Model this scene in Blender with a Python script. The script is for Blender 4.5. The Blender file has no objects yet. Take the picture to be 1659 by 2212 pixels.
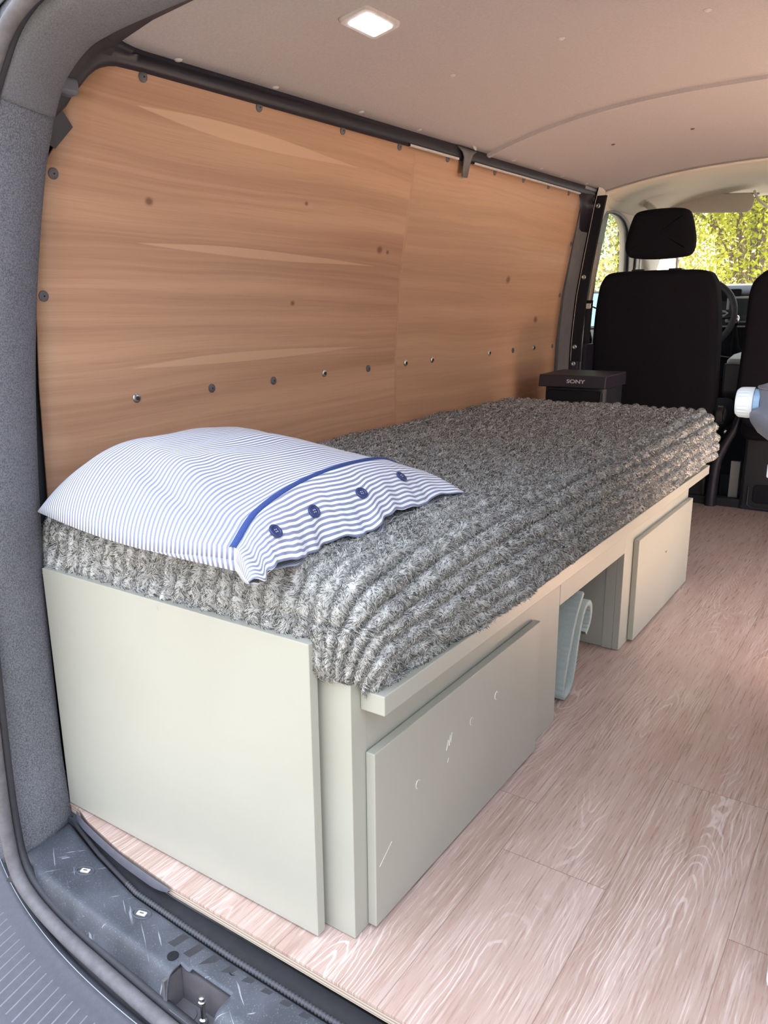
import bpy, bmesh, math, random
import numpy as np
from mathutils import Vector, Matrix, Euler, noise as mnoise
C = bpy.context.scene.collection
sc = bpy.context.scene
PI = math.pi
random.seed(4); RNG = np.random.default_rng(7)

# ------------------------------------------------------------------ camera
cd = bpy.data.cameras.new('camera'); cam = bpy.data.objects.new('camera', cd); C.objects.link(cam)
_yaw, _pitch, _roll = map(math.radians, (-34.0457, -14.248, -0.4302))
_f = Vector((math.sin(_yaw)*math.cos(_pitch), math.cos(_yaw)*math.cos(_pitch), math.sin(_pitch)))
_r = Vector((math.cos(_yaw), -math.sin(_yaw), 0)); _u = _r.cross(_f)
_r2 = _r*math.cos(_roll)+_u*math.sin(_roll); _u2 = -_r*math.sin(_roll)+_u*math.cos(_roll)
cam.matrix_world = Matrix(((_r2.x,_u2.x,-_f.x,0.5658),(_r2.y,_u2.y,-_f.y,-0.7553),(_r2.z,_u2.z,-_f.z,0.8756),(0,0,0,1)))
cd.sensor_fit = 'VERTICAL'; cd.sensor_height = 36; cd.lens = 36*1690.7/2212; cd.clip_start = 0.02; cd.clip_end = 200
sc.camera = cam

# ------------------------------------------------------------------ light and exposure
sc.view_settings.view_transform = 'Standard'; sc.view_settings.look = 'None'
sc.view_settings.gamma = 1; sc.view_settings.use_curve_mapping = False
sc.view_settings.exposure = 0.75
w = bpy.data.worlds.new('sky'); sc.world = w; w.use_nodes = True
_wt = w.node_tree; bg = _wt.nodes['Background']; bg.inputs[1].default_value = 1.0
_tc = _wt.nodes.new('ShaderNodeTexCoord'); _sx = _wt.nodes.new('ShaderNodeSeparateXYZ'); _mr = _wt.nodes.new('ShaderNodeMapRange'); _cr = _wt.nodes.new('ShaderNodeValToRGB')
_wt.links.new(_tc.outputs['Generated'], _sx.inputs[0]); _wt.links.new(_sx.outputs[2], _mr.inputs[0]); _mr.inputs[1].default_value = -.1; _mr.inputs[2].default_value = 1
_wt.links.new(_mr.outputs[0], _cr.inputs[0]); _wt.links.new(_cr.outputs[0], bg.inputs[0])
SKY = 2.9                                    # zenith brightness; hazier and dimmer near the horizon (treetops and houses)
_e = _cr.color_ramp.elements; _e[0].position = .05; _e[0].color = (.92, .96, 1.0, 1); _e[1].position = .75; _e[1].color = (.78*SKY, .87*SKY, 1.02*SKY, 1)
_q = _cr.color_ramp.elements.new(.22); _q.color = (1.05, 1.12, 1.22, 1)
sl = bpy.data.lights.new('sun', 'SUN'); sl.energy = 50.0; sl.angle = 0.02; sl.color = (1, 0.88, 0.70)
so = bpy.data.objects.new('sun', sl); C.objects.link(so); so.location = (6, 1, 10)
so.rotation_euler = Vector((0.385, 0.32, 1.0)).to_track_quat('Z', 'Y').to_euler()

# ------------------------------------------------------------------ node expression helper
class V:
    def __init__(s, nt, sock): s.nt, s.s = nt, sock
    def _m(s, op, b=None, c=None, swap=False):
        n = s.nt.nodes.new('ShaderNodeMath'); n.operation = op
        for i, q in enumerate([b, s] if swap else [s, b, c]):
            if q is None: continue
            if isinstance(q, V): s.nt.links.new(q.s, n.inputs[i])
            else: n.inputs[i].default_value = q
        return V(s.nt, n.outputs[0])
    def __add__(s, o): return s._m('ADD', o)
    __radd__ = __add__
    def __sub__(s, o): return s._m('SUBTRACT', o)
    def __rsub__(s, o): return s._m('SUBTRACT', o, swap=True)
    def __mul__(s, o): return s._m('MULTIPLY', o)
    __rmul__ = __mul__
    def __truediv__(s, o): return s._m('DIVIDE', o)
    def __neg__(s): return s*-1.0
    def f(s, op, *a): return s._m(op, *a)
    def ss(s, a, b):
        n = s.nt.nodes.new('ShaderNodeMapRange'); n.interpolation_type = 'SMOOTHSTEP'
        s.nt.links.new(s.s, n.inputs[0]); n.inputs[1].default_value = a; n.inputs[2].default_value = b
        return V(s.nt, n.outputs[0])
class Mat:
    def __init__(s, name, col=(.5,.5,.5), rough=.5, metal=0, spec=.5, coat=0):
        s.m = bpy.data.materials.new(name); s.m.use_nodes = True; s.nt = s.m.node_tree
        s.b = s.nt.nodes['Principled BSDF']; s.set('Base Color', (*col, 1)); s.set('Roughness', rough)
        s.set('Metallic', metal); s.set('Specular IOR Level', spec); s.set('Coat Weight', coat)
        s._xyz = None
    def set(s, k, v):
        i = s.b.inputs[k]
        if isinstance(v, V): s.nt.links.new(v.s, i)
        elif hasattr(v, 'is_linked'): s.nt.links.new(v, i)
        else: i.default_value = v
    def xyz(s):
        if not s._xyz:
            t = s.nt.nodes.new('ShaderNodeTexCoord'); q = s.nt.nodes.new('ShaderNodeSeparateXYZ')
            g = s.nt.nodes.new('ShaderNodeNewGeometry')
            s.nt.links.new(g.outputs['Position'], q.inputs[0])
            s._xyz = tuple(V(s.nt, q.outputs[i]) for i in range(3))
        return s._xyz
    def attr(s, name):
        a = s.nt.nodes.new('ShaderNodeAttribute'); a.attribute_name = name
        return V(s.nt, a.outputs['Fac'])
    def vec(s, x, y, z):
        n = s.nt.nodes.new('ShaderNodeCombineXYZ')
        for i, q in enumerate((x, y, z)):
            if isinstance(q, V): s.nt.links.new(q.s, n.inputs[i])
            else: n.inputs[i].default_value = q
        return n.outputs[0]
    def noise(s, x, y, z, scale=1, detail=3, rough=.5, dist=0):
        n = s.nt.nodes.new('ShaderNodeTexNoise'); s.nt.links.new(s.vec(x, y, z), n.inputs['Vector'])
        n.inputs['Scale'].default_value = scale; n.inputs['Detail'].default_value = detail
        n.inputs['Roughness'].default_value = rough; n.inputs['Distortion'].default_value = dist
        return V(s.nt, n.outputs['Fac'])
    def mix(s, fac, a, b, mode='MIX'):
        n = s.nt.nodes.new('ShaderNodeMix'); n.data_type = 'RGBA'; n.blend_type = mode
        for i, q in ((0, fac), (6, a), (7, b)):
            if isinstance(q, V): s.nt.links.new(q.s, n.inputs[i])
            elif isinstance(q, (int, float)): n.inputs[i].default_value = q
            elif isinstance(q, tuple): n.inputs[i].default_value = (*q, 1)
            else: s.nt.links.new(q, n.inputs[i])
        return n.outputs[2]
    def bump(s, h, strength=.3, dist=.002):
        n = s.nt.nodes.new('ShaderNodeBump'); n.inputs['Strength'].default_value = strength
        n.inputs['Distance'].default_value = dist; s.nt.links.new(h.s, n.inputs['Height'])
        s.nt.links.new(n.outputs[0], s.b.inputs['Normal'])

def plain(name, col, rough=.5, metal=0, spec=.5, var=.08, scale=60, bump=0, coat=0):
    M = Mat(name, col, rough, metal, spec, coat); x, y, z = M.xyz()
    n = M.noise(x, y, z, scale, 4, .6)
    d = tuple(c*(1-var) for c in col); l = tuple(min(1, c*(1+var)) for c in col)
    M.set('Base Color', M.mix(n.ss(.3, .7), d, l))
    if bump: M.bump(M.noise(x, y, z, scale*4, 2), bump, .001)
    return M.m

# --- plywood wall panel (grain runs along the van, y)
def mat_plywood():
    M = Mat('plywood_veneer', rough=.42, spec=.4); x, y, z = M.xyz()
    side = (y + M.noise(y, z*60.0, 0, 1, 2)*.012 - .006).ss(1.225, 1.240)
    warp = M.noise(y*0.8, z*2.4, side*7.0, 1, 2)*.10 + M.noise(y*3.0, z*8.0, 2.0+side, 1, 2)*.010
    zz = z + warp
    broad = M.noise(y*.35, zz*11.0, side*5.0, 1, 3, .6)
    mid = M.noise(y*.7, zz*55.0, side*3.0, 1, 3, .6)
    fine = M.noise(y*6.0, z*420.0, 0, 1, 3, .6)
    c = M.mix(broad.ss(.32, .68), (.45, .245, .148), (.62, .365, .228))
    c = M.mix(mid.ss(.42, .66)*.22, c, (.32, .16, .095))
    c = M.mix(side*.30, c, (.66, .42, .26))
    mid2 = M.noise(y*1.1, zz*130.0, side*9.0, 1, 3, .6)
    c = M.mix(mid2.ss(.45, .70)*.30, c, (.62, .37, .24))
    c = M.mix(fine.ss(.5, .75)*.22, c, (.25, .12, .07))
    # three pale spindle flames left of the seam
    streak = None
    for (y0, y1, zc, h, k) in ((.285, .98, 1.228, .017, .02), (.29, 1.10, .995, .011, .01), (.27, 1.06, .770, .012, -.012)):
        u = (y - y0)/(y1-y0)
        prof = (u*3.14159).f('SINE').f('MAXIMUM', 0.0).f('POWER', 1.0)*(1.25 - u*.75)
        cz = z - (u - .5)*(-k) - zc + (warp-.08)*.35
        m = (prof*h - cz.f('ABSOLUTE')).ss(-.0012, .0012)*u.ss(0, .01)*(1-u.ss(.99, 1))
        streak = m if streak is None else streak.f('MAXIMUM', m)
    c = M.mix(streak*.72, c, (.70, .44, .285))
    knot = None
    for (ky, kz, r) in ((1.111, 1.044, .016), (1.151, 1.040, .009), (.785, 1.129, .008), (.319, 1.086, .012), (2.242, .847, .020), (.759, .901, .010), (.30, .62, .006), (1.95, .99, .02)):
        d = ((y-ky)*(y-ky)*.55 + (z-kz)*(z-kz)).f('SQRT')
        m = 1 - d.ss(r*.25, r)
        knot = m if knot is None else knot.f('MAXIMUM', m)
    c = M.mix(knot.f('POWER', 1.6)*.8, c, (.17, .055, .035))
    c = M.mix(((y-1.232).f('ABSOLUTE')).ss(.0, .0016).f('SUBTRACT', 1.0)*-.10, c, (.25, .12, .07))
    M.set('Base Color', c)
    M.set('Roughness', .36 + broad*.18)
    M.bump(fine + mid*.5, .12, .0006)
    return M.m
# --- laminate floor: planks along y
def mat_floor():
    M = Mat('oak_laminate', rough=.38, spec=.45); x, y, z = M.xyz()
    W, L = .178, 1.345
    xi = (x - .09)/W; i = xi.f('FLOOR'); fx = xi - i
    off = (i*1.0).f('MODULO', 2.0).f('ABSOLUTE')*.36 + (i*.25).f('FLOOR')*.21
    yi = (y - .297 - off)/L; j = yi.f('FLOOR'); fy = yi - j
    seed = i*13.37 + j*7.11
    xl = (fx - .5)*W; yl = (fy - .5)*L
    # cathedral figure: cut through slanted cylinders
    wob = M.noise(x*6.0, y*1.3, seed, 1, 3, .5)
    cx = xl + (M.noise(seed, seed*1.7, 0, 1, 0)-.5)*.10 + (wob-.5)*.09
    dep = (yl + (M.noise(seed*2.3, 3.0, seed, 1, 0)-.5)*.9)*.085 + (M.noise(x*3.0, y*3.2, seed+9.0, 1, 3)-.5)*.055
    r = (cx*cx + dep*dep + .00006).f('SQRT')
    ring = (r*165.0 + M.noise(x*30.0, y*7.0, seed, 1, 3)*2.4)
    rs = (ring*6.28318).f('SINE')
    gate = M.noise(x*12.0, y*2.8, seed+3.0, 1, 3).ss(.44, .60)*M.noise(x*120.0, y*22.0, seed, 1, 2).ss(.25, .55)
    line = rs.ss(.60, .97)*gate
    s1 = M.noise(x*300.0+ (r*40.0), y*11.0, seed, 1, 3, .65)
    s2 = M.noise(x*95.0, y*2.5, seed+5.0, 1, 3, .6)
    s3 = M.noise(x*14.0, y*1.4, seed+8.0, 1, 3, .6)
    c = M.mix(s3.ss(.3, .7), (.43, .29, .235), (.54, .395, .335))
    c = M.mix(s2.ss(.48, .72)*.35, c, (.74, .60, .56))
    c = M.mix(s1.ss(.54, .70)*.45, c, (.86, .75, .68))
    c = M.mix((1-s1.ss(.32, .47))*.60, c, (.34, .205, .17))
    c = M.mix(line*.55, c, (.86, .76, .71))
    tint = M.noise(seed*3.1, seed, 1.0, 1, 0)
    c = M.mix(tint.ss(.2, .8)*.28, c, (.50, .35, .30))
    ex = (.5 - (fx-.5).f('ABSOLUTE'))*W; ey = (.5 - (fy-.5).f('ABSOLUTE'))*L
    seam = 1 - ex.f('MINIMUM', ey).ss(.0003, .0011)
    c = M.mix(seam*.55, c, (.16, .10, .085))
    M.set('Base Color', c)
    M.set('Roughness', .21 + s1*.16)
    M.bump(s1*.6 - seam*1.0 + line*.3, .25, .0006)
    return M.m
def mat_paint():
    M = Mat('cream_green_paint', rough=.36, spec=.5); x, y, z = M.xyz()
    n = M.noise(x, y, z, 5, 3); g = M.noise(x, y, z, 420, 2)
    c = M.mix(n.ss(.3, .7), (.392, .384, .328), (.408, .402, .346))
    M.set('Base Color', c); M.bump(g, .16, .0006); return M.m
def mat_felt(name, a, b):
    M = Mat(name, rough=.95, spec=.15); x, y, z = M.xyz()
    n = M.noise(x, y, z, 420, 3, .8); m = M.noise(x, y, z, 30, 3)
    c = M.mix(n.ss(.36, .64), a, b); c = M.mix(m.ss(.3, .8)*.22, c, b)
    M.set('Base Color', c); M.bump(n, .5, .001); return M.m
def mat_sill():
    M = Mat('scuffed_sill_plastic', rough=.42, spec=.5); x, y, z = M.xyz()
    wx = M.noise(x, y, z, 9, 2)*.35
    a = M.noise(x*14.0+wx, (x*.6+y)*160.0, z*20.0, 1, 2); b = M.noise((x-y)*120.0, (x+y)*12.0+wx, z*20.0, 1, 2)
    m = M.noise(x, y, z, 12, 3); dust = M.noise(x, y, z, 420, 2, .7)
    scr = a.ss(.69, .73).f('MAXIMUM', b.ss(.70, .735))*m.ss(.36, .55)
    c = M.mix(m.ss(.3, .75), (.045, .05, .062), (.085, .092, .112))
    c = M.mix(scr*.6, c, (.42, .44, .48)); c = M.mix(dust.ss(.58, .75)*.4, c, (.36, .36, .38))
    M.set('Base Color', c); M.set('Roughness', .36 + m*.25); M.bump(dust, .2, .0008); return M.m
def mat_stripe():
    M = Mat('striped_cotton', rough=.9, spec=.2); u = M.attr('su'); v = M.attr('sv'); x, y, z = M.xyz()
    k = (u/.0088); fr = k - k.f('FLOOR')
    s = (fr-.5).f('ABSOLUTE').ss(.235, .275)
    th = M.noise(u*1500.0, v*1500.0, 0, 1, 2)
    c = M.mix(s, (.80, .81, .86), (.20, .225, .34)); c = M.mix(th.ss(.3, .7)*.12, c, (.55, .56, .68))
    M.set('Base Color', c); M.bump(th, .25, .0004)
    M.set('Sheen Weight', .15); return M.m
def mat_blanket():
    M = Mat('grey_fleece', rough=1, spec=.05); x, y, z = M.xyz()
    n = M.noise(x, y, z, 170, 2); m = M.noise(x, y, z, 7, 2)
    c = M.mix(n.ss(.3, .7), (.60, .585, .555), (.76, .745, .72)); c = M.mix(m.ss(.3, .7)*.25, c, (.56, .54, .50))
    M.set('Base Color', c); M.set('Sheen Weight', .2); M.set('Sheen Roughness', .6); return M.m
def mat_leaf(name, a, b, tr=.45):
    M = Mat(name, rough=.6, spec=.3); x, y, z = M.xyz()
    n = M.noise(x, y, z, 3.2, 3); c = M.mix(n.ss(.35, .65), a, b); M.set('Base Color', c)
    t = M.nt.nodes.new('ShaderNodeBsdfTranslucent'); M.nt.links.new(c, t.inputs[0])
    mx = M.nt.nodes.new('ShaderNodeMixShader'); mx.inputs[0].default_value = tr
    M.nt.links.new(M.b.outputs[0], mx.inputs[1]); M.nt.links.new(t.outputs[0], mx.inputs[2])
    M.nt.links.new(mx.outputs[0], M.nt.nodes['Material Output'].inputs[0]); return M.m
def mat_glass():
    M = Mat('window_glass'); nt = M.nt
    t = nt.nodes.new('ShaderNodeBsdfTransparent'); t.inputs[0].default_value = (.93, .96, .95, 1)
    g = nt.nodes.new('ShaderNodeBsdfGlossy'); g.inputs['Roughness'].default_value = .02
    mx = nt.nodes.new('ShaderNodeMixShader')
    mx.inputs[0].default_value = .05; nt.links.new(t.outputs[0], mx.inputs[1]); nt.links.new(g.outputs[0], mx.inputs[2])
    nt.links.new(mx.outputs[0], nt.nodes['Material Output'].inputs[0]); return M.m
def mat_emit(name, col, st):
    M = Mat(name, col, .3); M.set('Emission Color', (*col, 1)); M.set('Emission Strength', st); return M.m

def mat_ply_edge():
    M = Mat('layered_ply_edge', rough=.7, spec=.3); x, y, z = M.xyz()
    b_ = (z*1300.0).f('SINE').ss(-.2, .4); n = M.noise(x, y, z, 60, 3)
    M.set('Base Color', M.mix(n*.3, M.mix(b_, (.36, .27, .21), (.66, .56, .46)), (.45, .38, .32))); return M.m
MT = dict(
 ply=mat_plywood(), floor=mat_floor(), paint=mat_paint(),
 felt=mat_felt('grey_felt_trim', (.085, .085, .10), (.20, .20, .225)), felt2=mat_felt('grey_moulded_trim', (.13, .13, .145), (.19, .19, .21)),
 sill=mat_sill(), stripe=mat_stripe(), fleece=mat_blanket(), glass=mat_glass(),
 head=plain('headliner_board', (.455, .415, .418), .85, 0, .2, .05, 200, .2),
 headdark=plain('seam_strip_grey', (.30, .28, .27), .7),
 beige=plain('beige_cab_trim', (.72, .645, .55), .7, 0, .3, .04, 200, .15),
 visor=plain('visor_vinyl', (.60, .54, .46), .75, 0, .3, .03, 200, .1),
 rail=plain('dark_body_paint', (.022, .019, .030), .42, 0, .5, .1, 20),
 railgrey=plain('grey_body_paint', (.16, .155, .16), .45, 0, .5, .06, 30),
 black=plain('black_plastic', (.018, .018, .022), .45, 0, .5, .1, 90, .1),
 blackm=plain('black_matt', (.012, .012, .016), .85, 0, .3, .1, 90),
 bodymetal=plain('dark_body_metal', (.05, .052, .065), .5, 0, .5, .1, 20),  # metal behind the linings, painted dark
 seat=plain('black_seat_fabric', (.0105, .0098, .0135), .95, 0, .12, .35, 500, .4),
 rubber=plain('rubber_seal', (.13, .12, .13), .62, 0, .4, .15, 60, .15),
 rubberd=plain('dark_rubber', (.035, .034, .04), .6, 0, .4, .1, 60),
 ribgrey=plain('rib_grey_plastic', (.20, .20, .24), .5),
 bumper=plain('grey_bumper_plastic', (.070, .070, .086), .55, 0, .5, .08, 90, .2),
 lightgrey=plain('light_grey_plastic', (.34, .37, .38), .5, 0, .5, .03, 60),
 foam=plain('grey_foam', (.37, .42, .40), .85, 0, .2, .05, 200, .15),
 white=plain('white_plastic', (.62, .64, .66), .35, 0, .5, .02, 60),
 tank=plain('slate_grey_plastic', (.125, .13, .16), .42, 0, .5, .04, 60),
 blue=plain('pale_blue_plastic', (.22, .34, .50), .4),
 capgrey=plain('grey_screw_cap', (.115, .105, .115), .45),
 steel=plain('zinc_steel', (.62, .62, .62), .3, 1, .5, .1, 300),
 chrome=plain('satin_chrome', (.75, .75, .76), .18, 1),
 navy=plain('navy_cotton', (.045, .075, .24), .85, 0, .2, .15, 500, .3),
 navyb=plain('navy_button_plastic', (.03, .045, .14), .35),
 clip=plain('pale_ceiling_button', (.62, .56, .54), .5),
 clipd=plain('brown_ceiling_button', (.12, .09, .07), .5),
 beltt=plain('tan_webbing', (.33, .28, .22), .8), cream=plain('cream_plastic', (.62, .60, .50), .5),
 plyedge=mat_ply_edge(), greyedge=plain('grey_edging', (.10, .10, .125), .6),
 led=mat_emit('lit_led_panel', (.86, .90, 1.0), 6.0), ledhot=mat_emit('bright_led', (.95, .97, 1.0), 28.0),
 cord=plain('ribbed_black_cord', (.06, .06, .07), .5), gravel=plain('pale_gravel', (.060, .058, .055), .9, 0, .2, .25, 12),
 bark=plain('grey_bark', (.20, .15, .11), .9, 0, .2, .3, 20), wallwhite=plain('white_render', (.80, .79, .76), .8),
 car=plain('slate_car_paint', (.13, .14, .17), .3), mirror=plain('sky_tinted_mirror_glass', (.50, .72, .92), .02, 1, .5, 0),  # blue of the reflected sky is put into the mirror's own tint
 screen=plain('dark_screen', (.05, .06, .065), .2, 0, .5, .05), logo=plain('white_letters', (.62, .62, .60), .4, 0),
 leafy=mat_leaf('yellow_green_leaves', (.50, .54, .03), (.64, .62, .08), .5), leafg=mat_leaf('mid_green_leaves', (.22, .29, .10), (.44, .47, .17), .4),
 leafd=mat_leaf('olive_leaves', (.14, .20, .08), (.34, .38, .18), .35), leafo=mat_leaf('rusty_leaves', (.45, .25, .10), (.55, .48, .16), .4),
 bed_dark=plain('unpainted_underside', (.30, .28, .24), .8),
)

# ------------------------------------------------------------------ mesh helpers
class MB:
    def __init__(s): s.v, s.f, s.mi = [], [], []
    def add(s, vs, fs, mi=0):
        o = len(s.v); s.v.extend(tuple(map(float, p)) for p in vs); s.f.extend(tuple(i+o for i in f) for f in fs); s.mi.extend([mi]*len(fs)); return s
    def box(s, x0, x1, y0, y1, z0, z1, mi=0):
        vs = [(x, y, z) for z in (z0, z1) for y in (y0, y1) for x in (x0, x1)]
        return s.add(vs, [(0,2,3,1),(4,5,7,6),(0,1,5,4),(2,6,7,3),(0,4,6,2),(1,3,7,5)], mi)
    def grid(s, P, closeu=False, closev=False, mi=0):
        P = np.asarray(P, float); n, m = P.shape[:2]
        F = [(i*m+j, ((i+1) % n)*m+j, ((i+1) % n)*m+(j+1) % m, i*m+(j+1) % m) for i in range(n if closeu else n-1) for j in range(m if closev else m-1)]
        return s.add(P.reshape(-1, 3), F, mi)
    def tube(s, pts, r, n=10, cap=True, mi=0, flat=1.0, up=None):
        pts = [Vector(p) for p in pts]; rs = r if isinstance(r, (list, tuple)) else [r]*len(pts)
        rows = []; nrm = None
        for i, p in enumerate(pts):
            t = (pts[min(i+1, len(pts)-1)] - pts[max(i-1, 0)]).normalized()
            if nrm is None:
                a = Vector(up) if up else (Vector((0,0,1)) if abs(t.z) < .9 else Vector((1,0,0)))
                nrm = (a - t*a.dot(t)).normalized()
            else: nrm = (nrm - t*nrm.dot(t)).normalized()
            bn = t.cross(nrm)
            rows.append([p + (nrm*math.cos(2*PI*k/n)*flat + bn*math.sin(2*PI*k/n))*rs[i] for k in range(n)])
        s.grid(rows, closev=True, mi=mi)
        if cap:
            o = len(s.v) - len(pts)*n
            s.f.append(tuple(o+k for k in range(n))); s.mi.append(mi)
            s.f.append(tuple(o+(len(pts)-1)*n+k for k in reversed(range(n)))); s.mi.append(mi)
        return s
    def lathe(s, prof, n=32, M=None, mi=0):
        rows = [[(r*math.cos(2*PI*k/n), r*math.sin(2*PI*k/n), h) for k in range(n)] for r, h in prof]
        P = np.array(rows)
        if M is not None: P = np.array([[M @ Vector(q) for q in row] for row in rows])
        o = len(s.v); s.grid(P, closev=True, mi=mi)
        s.f.append(tuple(o+k for k in range(n))); s.mi.append(mi)
        s.f.append(tuple(o+(len(prof)-1)*n+k for k in reversed(range(n)))); s.mi.append(mi)
        return s
    def prism(s, poly, axis, a, b, mi=0):
        def P(u, v, w): return {'x': (w, u, v), 'y': (u, w, v), 'z': (u, v, w)}[axis]
        n = len(poly)
        return s.add([P(u, v, a) for u, v in poly] + [P(u, v, b) for u, v in poly],
              [tuple(range(n)), tuple(range(2*n-1, n-1, -1))] + [(k, (k+1) % n, n+(k+1) % n, n+k) for k in range(n)], mi)
    def ring(s, outer, inner, mi=0):
        return s.grid([outer, inner], closev=True, mi=mi)
def P_(name, mb, mat, parent=None, smooth=False, bevel=0, label=None, kind=None, sub=0, solid=0, recalc=True, seg=2):
    me = bpy.data.meshes.new(name)
    off = Vector((0,0,0)); q = parent
    while q is not None: off += q.location; q = q.parent
    me.from_pydata([tuple(Vector(v)-off) for v in mb.v], [], mb.f)
    for m in (mat if isinstance(mat, (list, tuple)) else [mat]): me.materials.append(m)
    if any(mb.mi): me.polygons.foreach_set('material_index', mb.mi)
    if recalc:
        bm = bmesh.new(); bm.from_mesh(me); bmesh.ops.recalc_face_normals(bm, faces=bm.faces); bm.to_mesh(me); bm.free()
    o = bpy.data.objects.new(name, me); C.objects.link(o); o.parent = parent
    if solid: d = o.modifiers.new('s', 'SOLIDIFY'); d.thickness = solid; d.offset = 0
    if bevel: d = o.modifiers.new('b', 'BEVEL'); d.width = bevel; d.segments = seg; d.limit_method = 'ANGLE'
    if sub: d = o.modifiers.new('u', 'SUBSURF'); d.levels = sub; d.render_levels = sub
    if smooth or sub:
        me.polygons.foreach_set('use_smooth', [True]*len(me.polygons))
        if smooth != 'all' and hasattr(me, 'set_sharp_from_angle'): me.set_sharp_from_angle(angle=math.radians(42))
    if label: o['label'] = label
    if kind: o['kind'] = kind
    return o
def tag(o, label, cat, group=None):
    o['label'] = label; o['category'] = cat
    if group: o['group'] = group
    return o
def thing(name, label, cat, loc, group=None):
    o = bpy.data.objects.new(name, None); C.objects.link(o); o.location = loc; o.empty_display_size = .05
    bpy.context.view_layer.update(); return tag(o, label, cat, group)
def S_(name, mb, mat, parent=None, **k):
    return P_(name, mb, mat, parent, kind='structure', **k)
def interp(x, xs, ys): return float(np.interp(x, xs, ys))
def smooth_path(pts, n=60):
    """Catmull-Rom through the points"""
    p = [Vector(q) for q in pts]; p = [2*p[0]-p[1]] + p + [2*p[-1]-p[-2]]; out = []
    segs = len(p)-3
    for k in range(n+1):
        t = k/n*segs; i = min(int(t), segs-1); t -= i
        a, b, c, d = p[i:i+4]
        out.append(.5*((2*b) + (-a+c)*t + (2*a-5*b+4*c-d)*t*t + (-a+3*b-3*c+d)*t**3))
    return out
def rrect(x0, x1, y0, y1, r, n=6):
    r = min(r, (x1-x0)/2-1e-5, (y1-y0)/2-1e-5)
    out = []
    for cx, cy, a in ((x1-r, y1-r, 0), (x0+r, y1-r, 90), (x0+r, y0+r, 180), (x1-r, y0+r, 270)):
        for k in range(n+1):
            t = math.radians(a+90*k/n); out.append((cx+r*math.cos(t), cy+r*math.sin(t)))
    return out
XC = 0.12                                   # centre line of the van
WZ = [-.1, .75, .94, 1.15, 1.30, 1.36, 1.45]; WX = [-.735, -.735, -.722, -.69, -.665, -.655, -.62]
def wallx(z): return interp(z, WZ, WX)
def mirx(x): return 2*XC - x
def ceilz(x, y):
    k = interp(y, [0, 1.65, 2.75, 4], [.127, .127, .088, .088]); zc = interp(y, [0, 1.65, 2.75, 3.6, 4], [1.43, 1.466, 1.455, 1.495, 1.49])
    return zc - k*(abs(x-XC)/.84)**2.6

# ------------------------------------------------------------------ structure: floor, walls, ceiling
edge = [(-.735, -.02), (-.602, -.030), (-.56, -.043), (-.45, -.062), (-.306, -.073), (.10, -.076), (.55, -.070), (.80, -.05), (.975, -.02)]
mb = MB(); poly = edge + [(.975, 3.03), (-.735, 3.03)]
mb.prism(poly, 'z', -.004, 0.0); S_('floor', mb, MT['floor'], recalc=True)
mb = MB(); mb.prism([(x, y+.0015) for x, y in edge] + [(.975, 3.0), (-.735, 3.0)], 'z', -.018, -.0042)
t = P_('plywood_subfloor', mb, MT['plyedge']); tag(t, 'pale plywood sub-floor edge showing under the laminate by the sill', 'plywood board')
ge = smooth_path([(-.602, -.033, -.007), (-.56, -.046, -.007), (-.45, -.065, -.007), (-.37, -.0725, -.007), (-.306, -.0765, -.007)], 30)
mb = MB(); mb.grid([[(p.x, p.y-.002, .0005), (p.x, p.y-.0035, -.002), (p.x, p.y-.004, -.017+.011*max(0, (p.x+.36)/.054)**2), (p.x, p.y+.002, -.019+.012*max(0, (p.x+.36)/.054)**2)] for p in ge])
t = P_('edging_strip', mb, MT['greyedge'], smooth=True); tag(t, 'grey plastic edging strip curving along the left end of the laminate floor', 'trim strip')
mb = MB(); mb.box(-.80, 1.05, -.04, 3.02, -.06, -.019); S_('trim_1', mb, MT['bodymetal'])
# outer shell sides (dark painted metal behind the linings)
mb = MB(); ys = np.linspace(.02, 2.96, 30); zs = [-.06, .3, .6, .75, .94, 1.05, 1.15, 1.23, 1.30, 1.36, 1.42]
mb.grid([[(wallx(z)-.035, y, z) for z in zs] for y in ys]); S_('wall_left', mb, MT['bodymetal'], smooth=True, solid=.006)
mb = MB()
def side_r(y0, y1, z0, z1):
    zz = [z for z in np.linspace(z0, z1, 8)]
    mb.grid([[(mirx(wallx(z)-.035), y, z) for z in zz] for y in np.linspace(y0, y1, 6)])
side_r(.02, 1.30, -.06, 1.42); side_r(2.35, 2.96, -.06, 1.42); side_r(1.30, 2.35, 1.30, 1.42)
S_('wall_right', mb, MT['head'], smooth=True, solid=.006)
# ceiling boards
def ceiling_board(y0, y1, name, mat, drop=0, xl=-.668, corner=False):
    mb = MB(); rows = []
    for y in np.linspace(y0, y1, 40):
        row = []
        xa = xl
        if corner: xa = xl + .10*max(0, 1-(y-y0)/.22)**2
        for k in range(41):
            x = xa + (mirx(xl)-xa)*k/40; row.append((x, y, ceilz(x, y)-drop))
        rows.append(row)
    mb.grid(rows); return S_(name, mb, mat, smooth='all', solid=.004)
ceiling_board(.085, 1.655, 'ceiling', MT['head'], corner=True)
ceiling_board(1.655, 2.76, 'ceiling.001', MT['head'], drop=.006)
def strip(y, name, wdt=.012, mat='headdark', dz=.006):
    mb = MB(); mb.grid([[(x, yy, ceilz(x, y)-z) for x in np.linspace(-.665, .9, 50)] for yy, z in ((y-wdt, .002), (y-wdt*.6, dz), (y+wdt*.5, dz+.002), (y+wdt, .004))])
    return S_(name, mb, MT[mat], smooth=True)
strip(1.655, 'trim_2', .010, 'head', .012); strip(2.76, 'trim_3', .004, 'headdark', .010)
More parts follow.
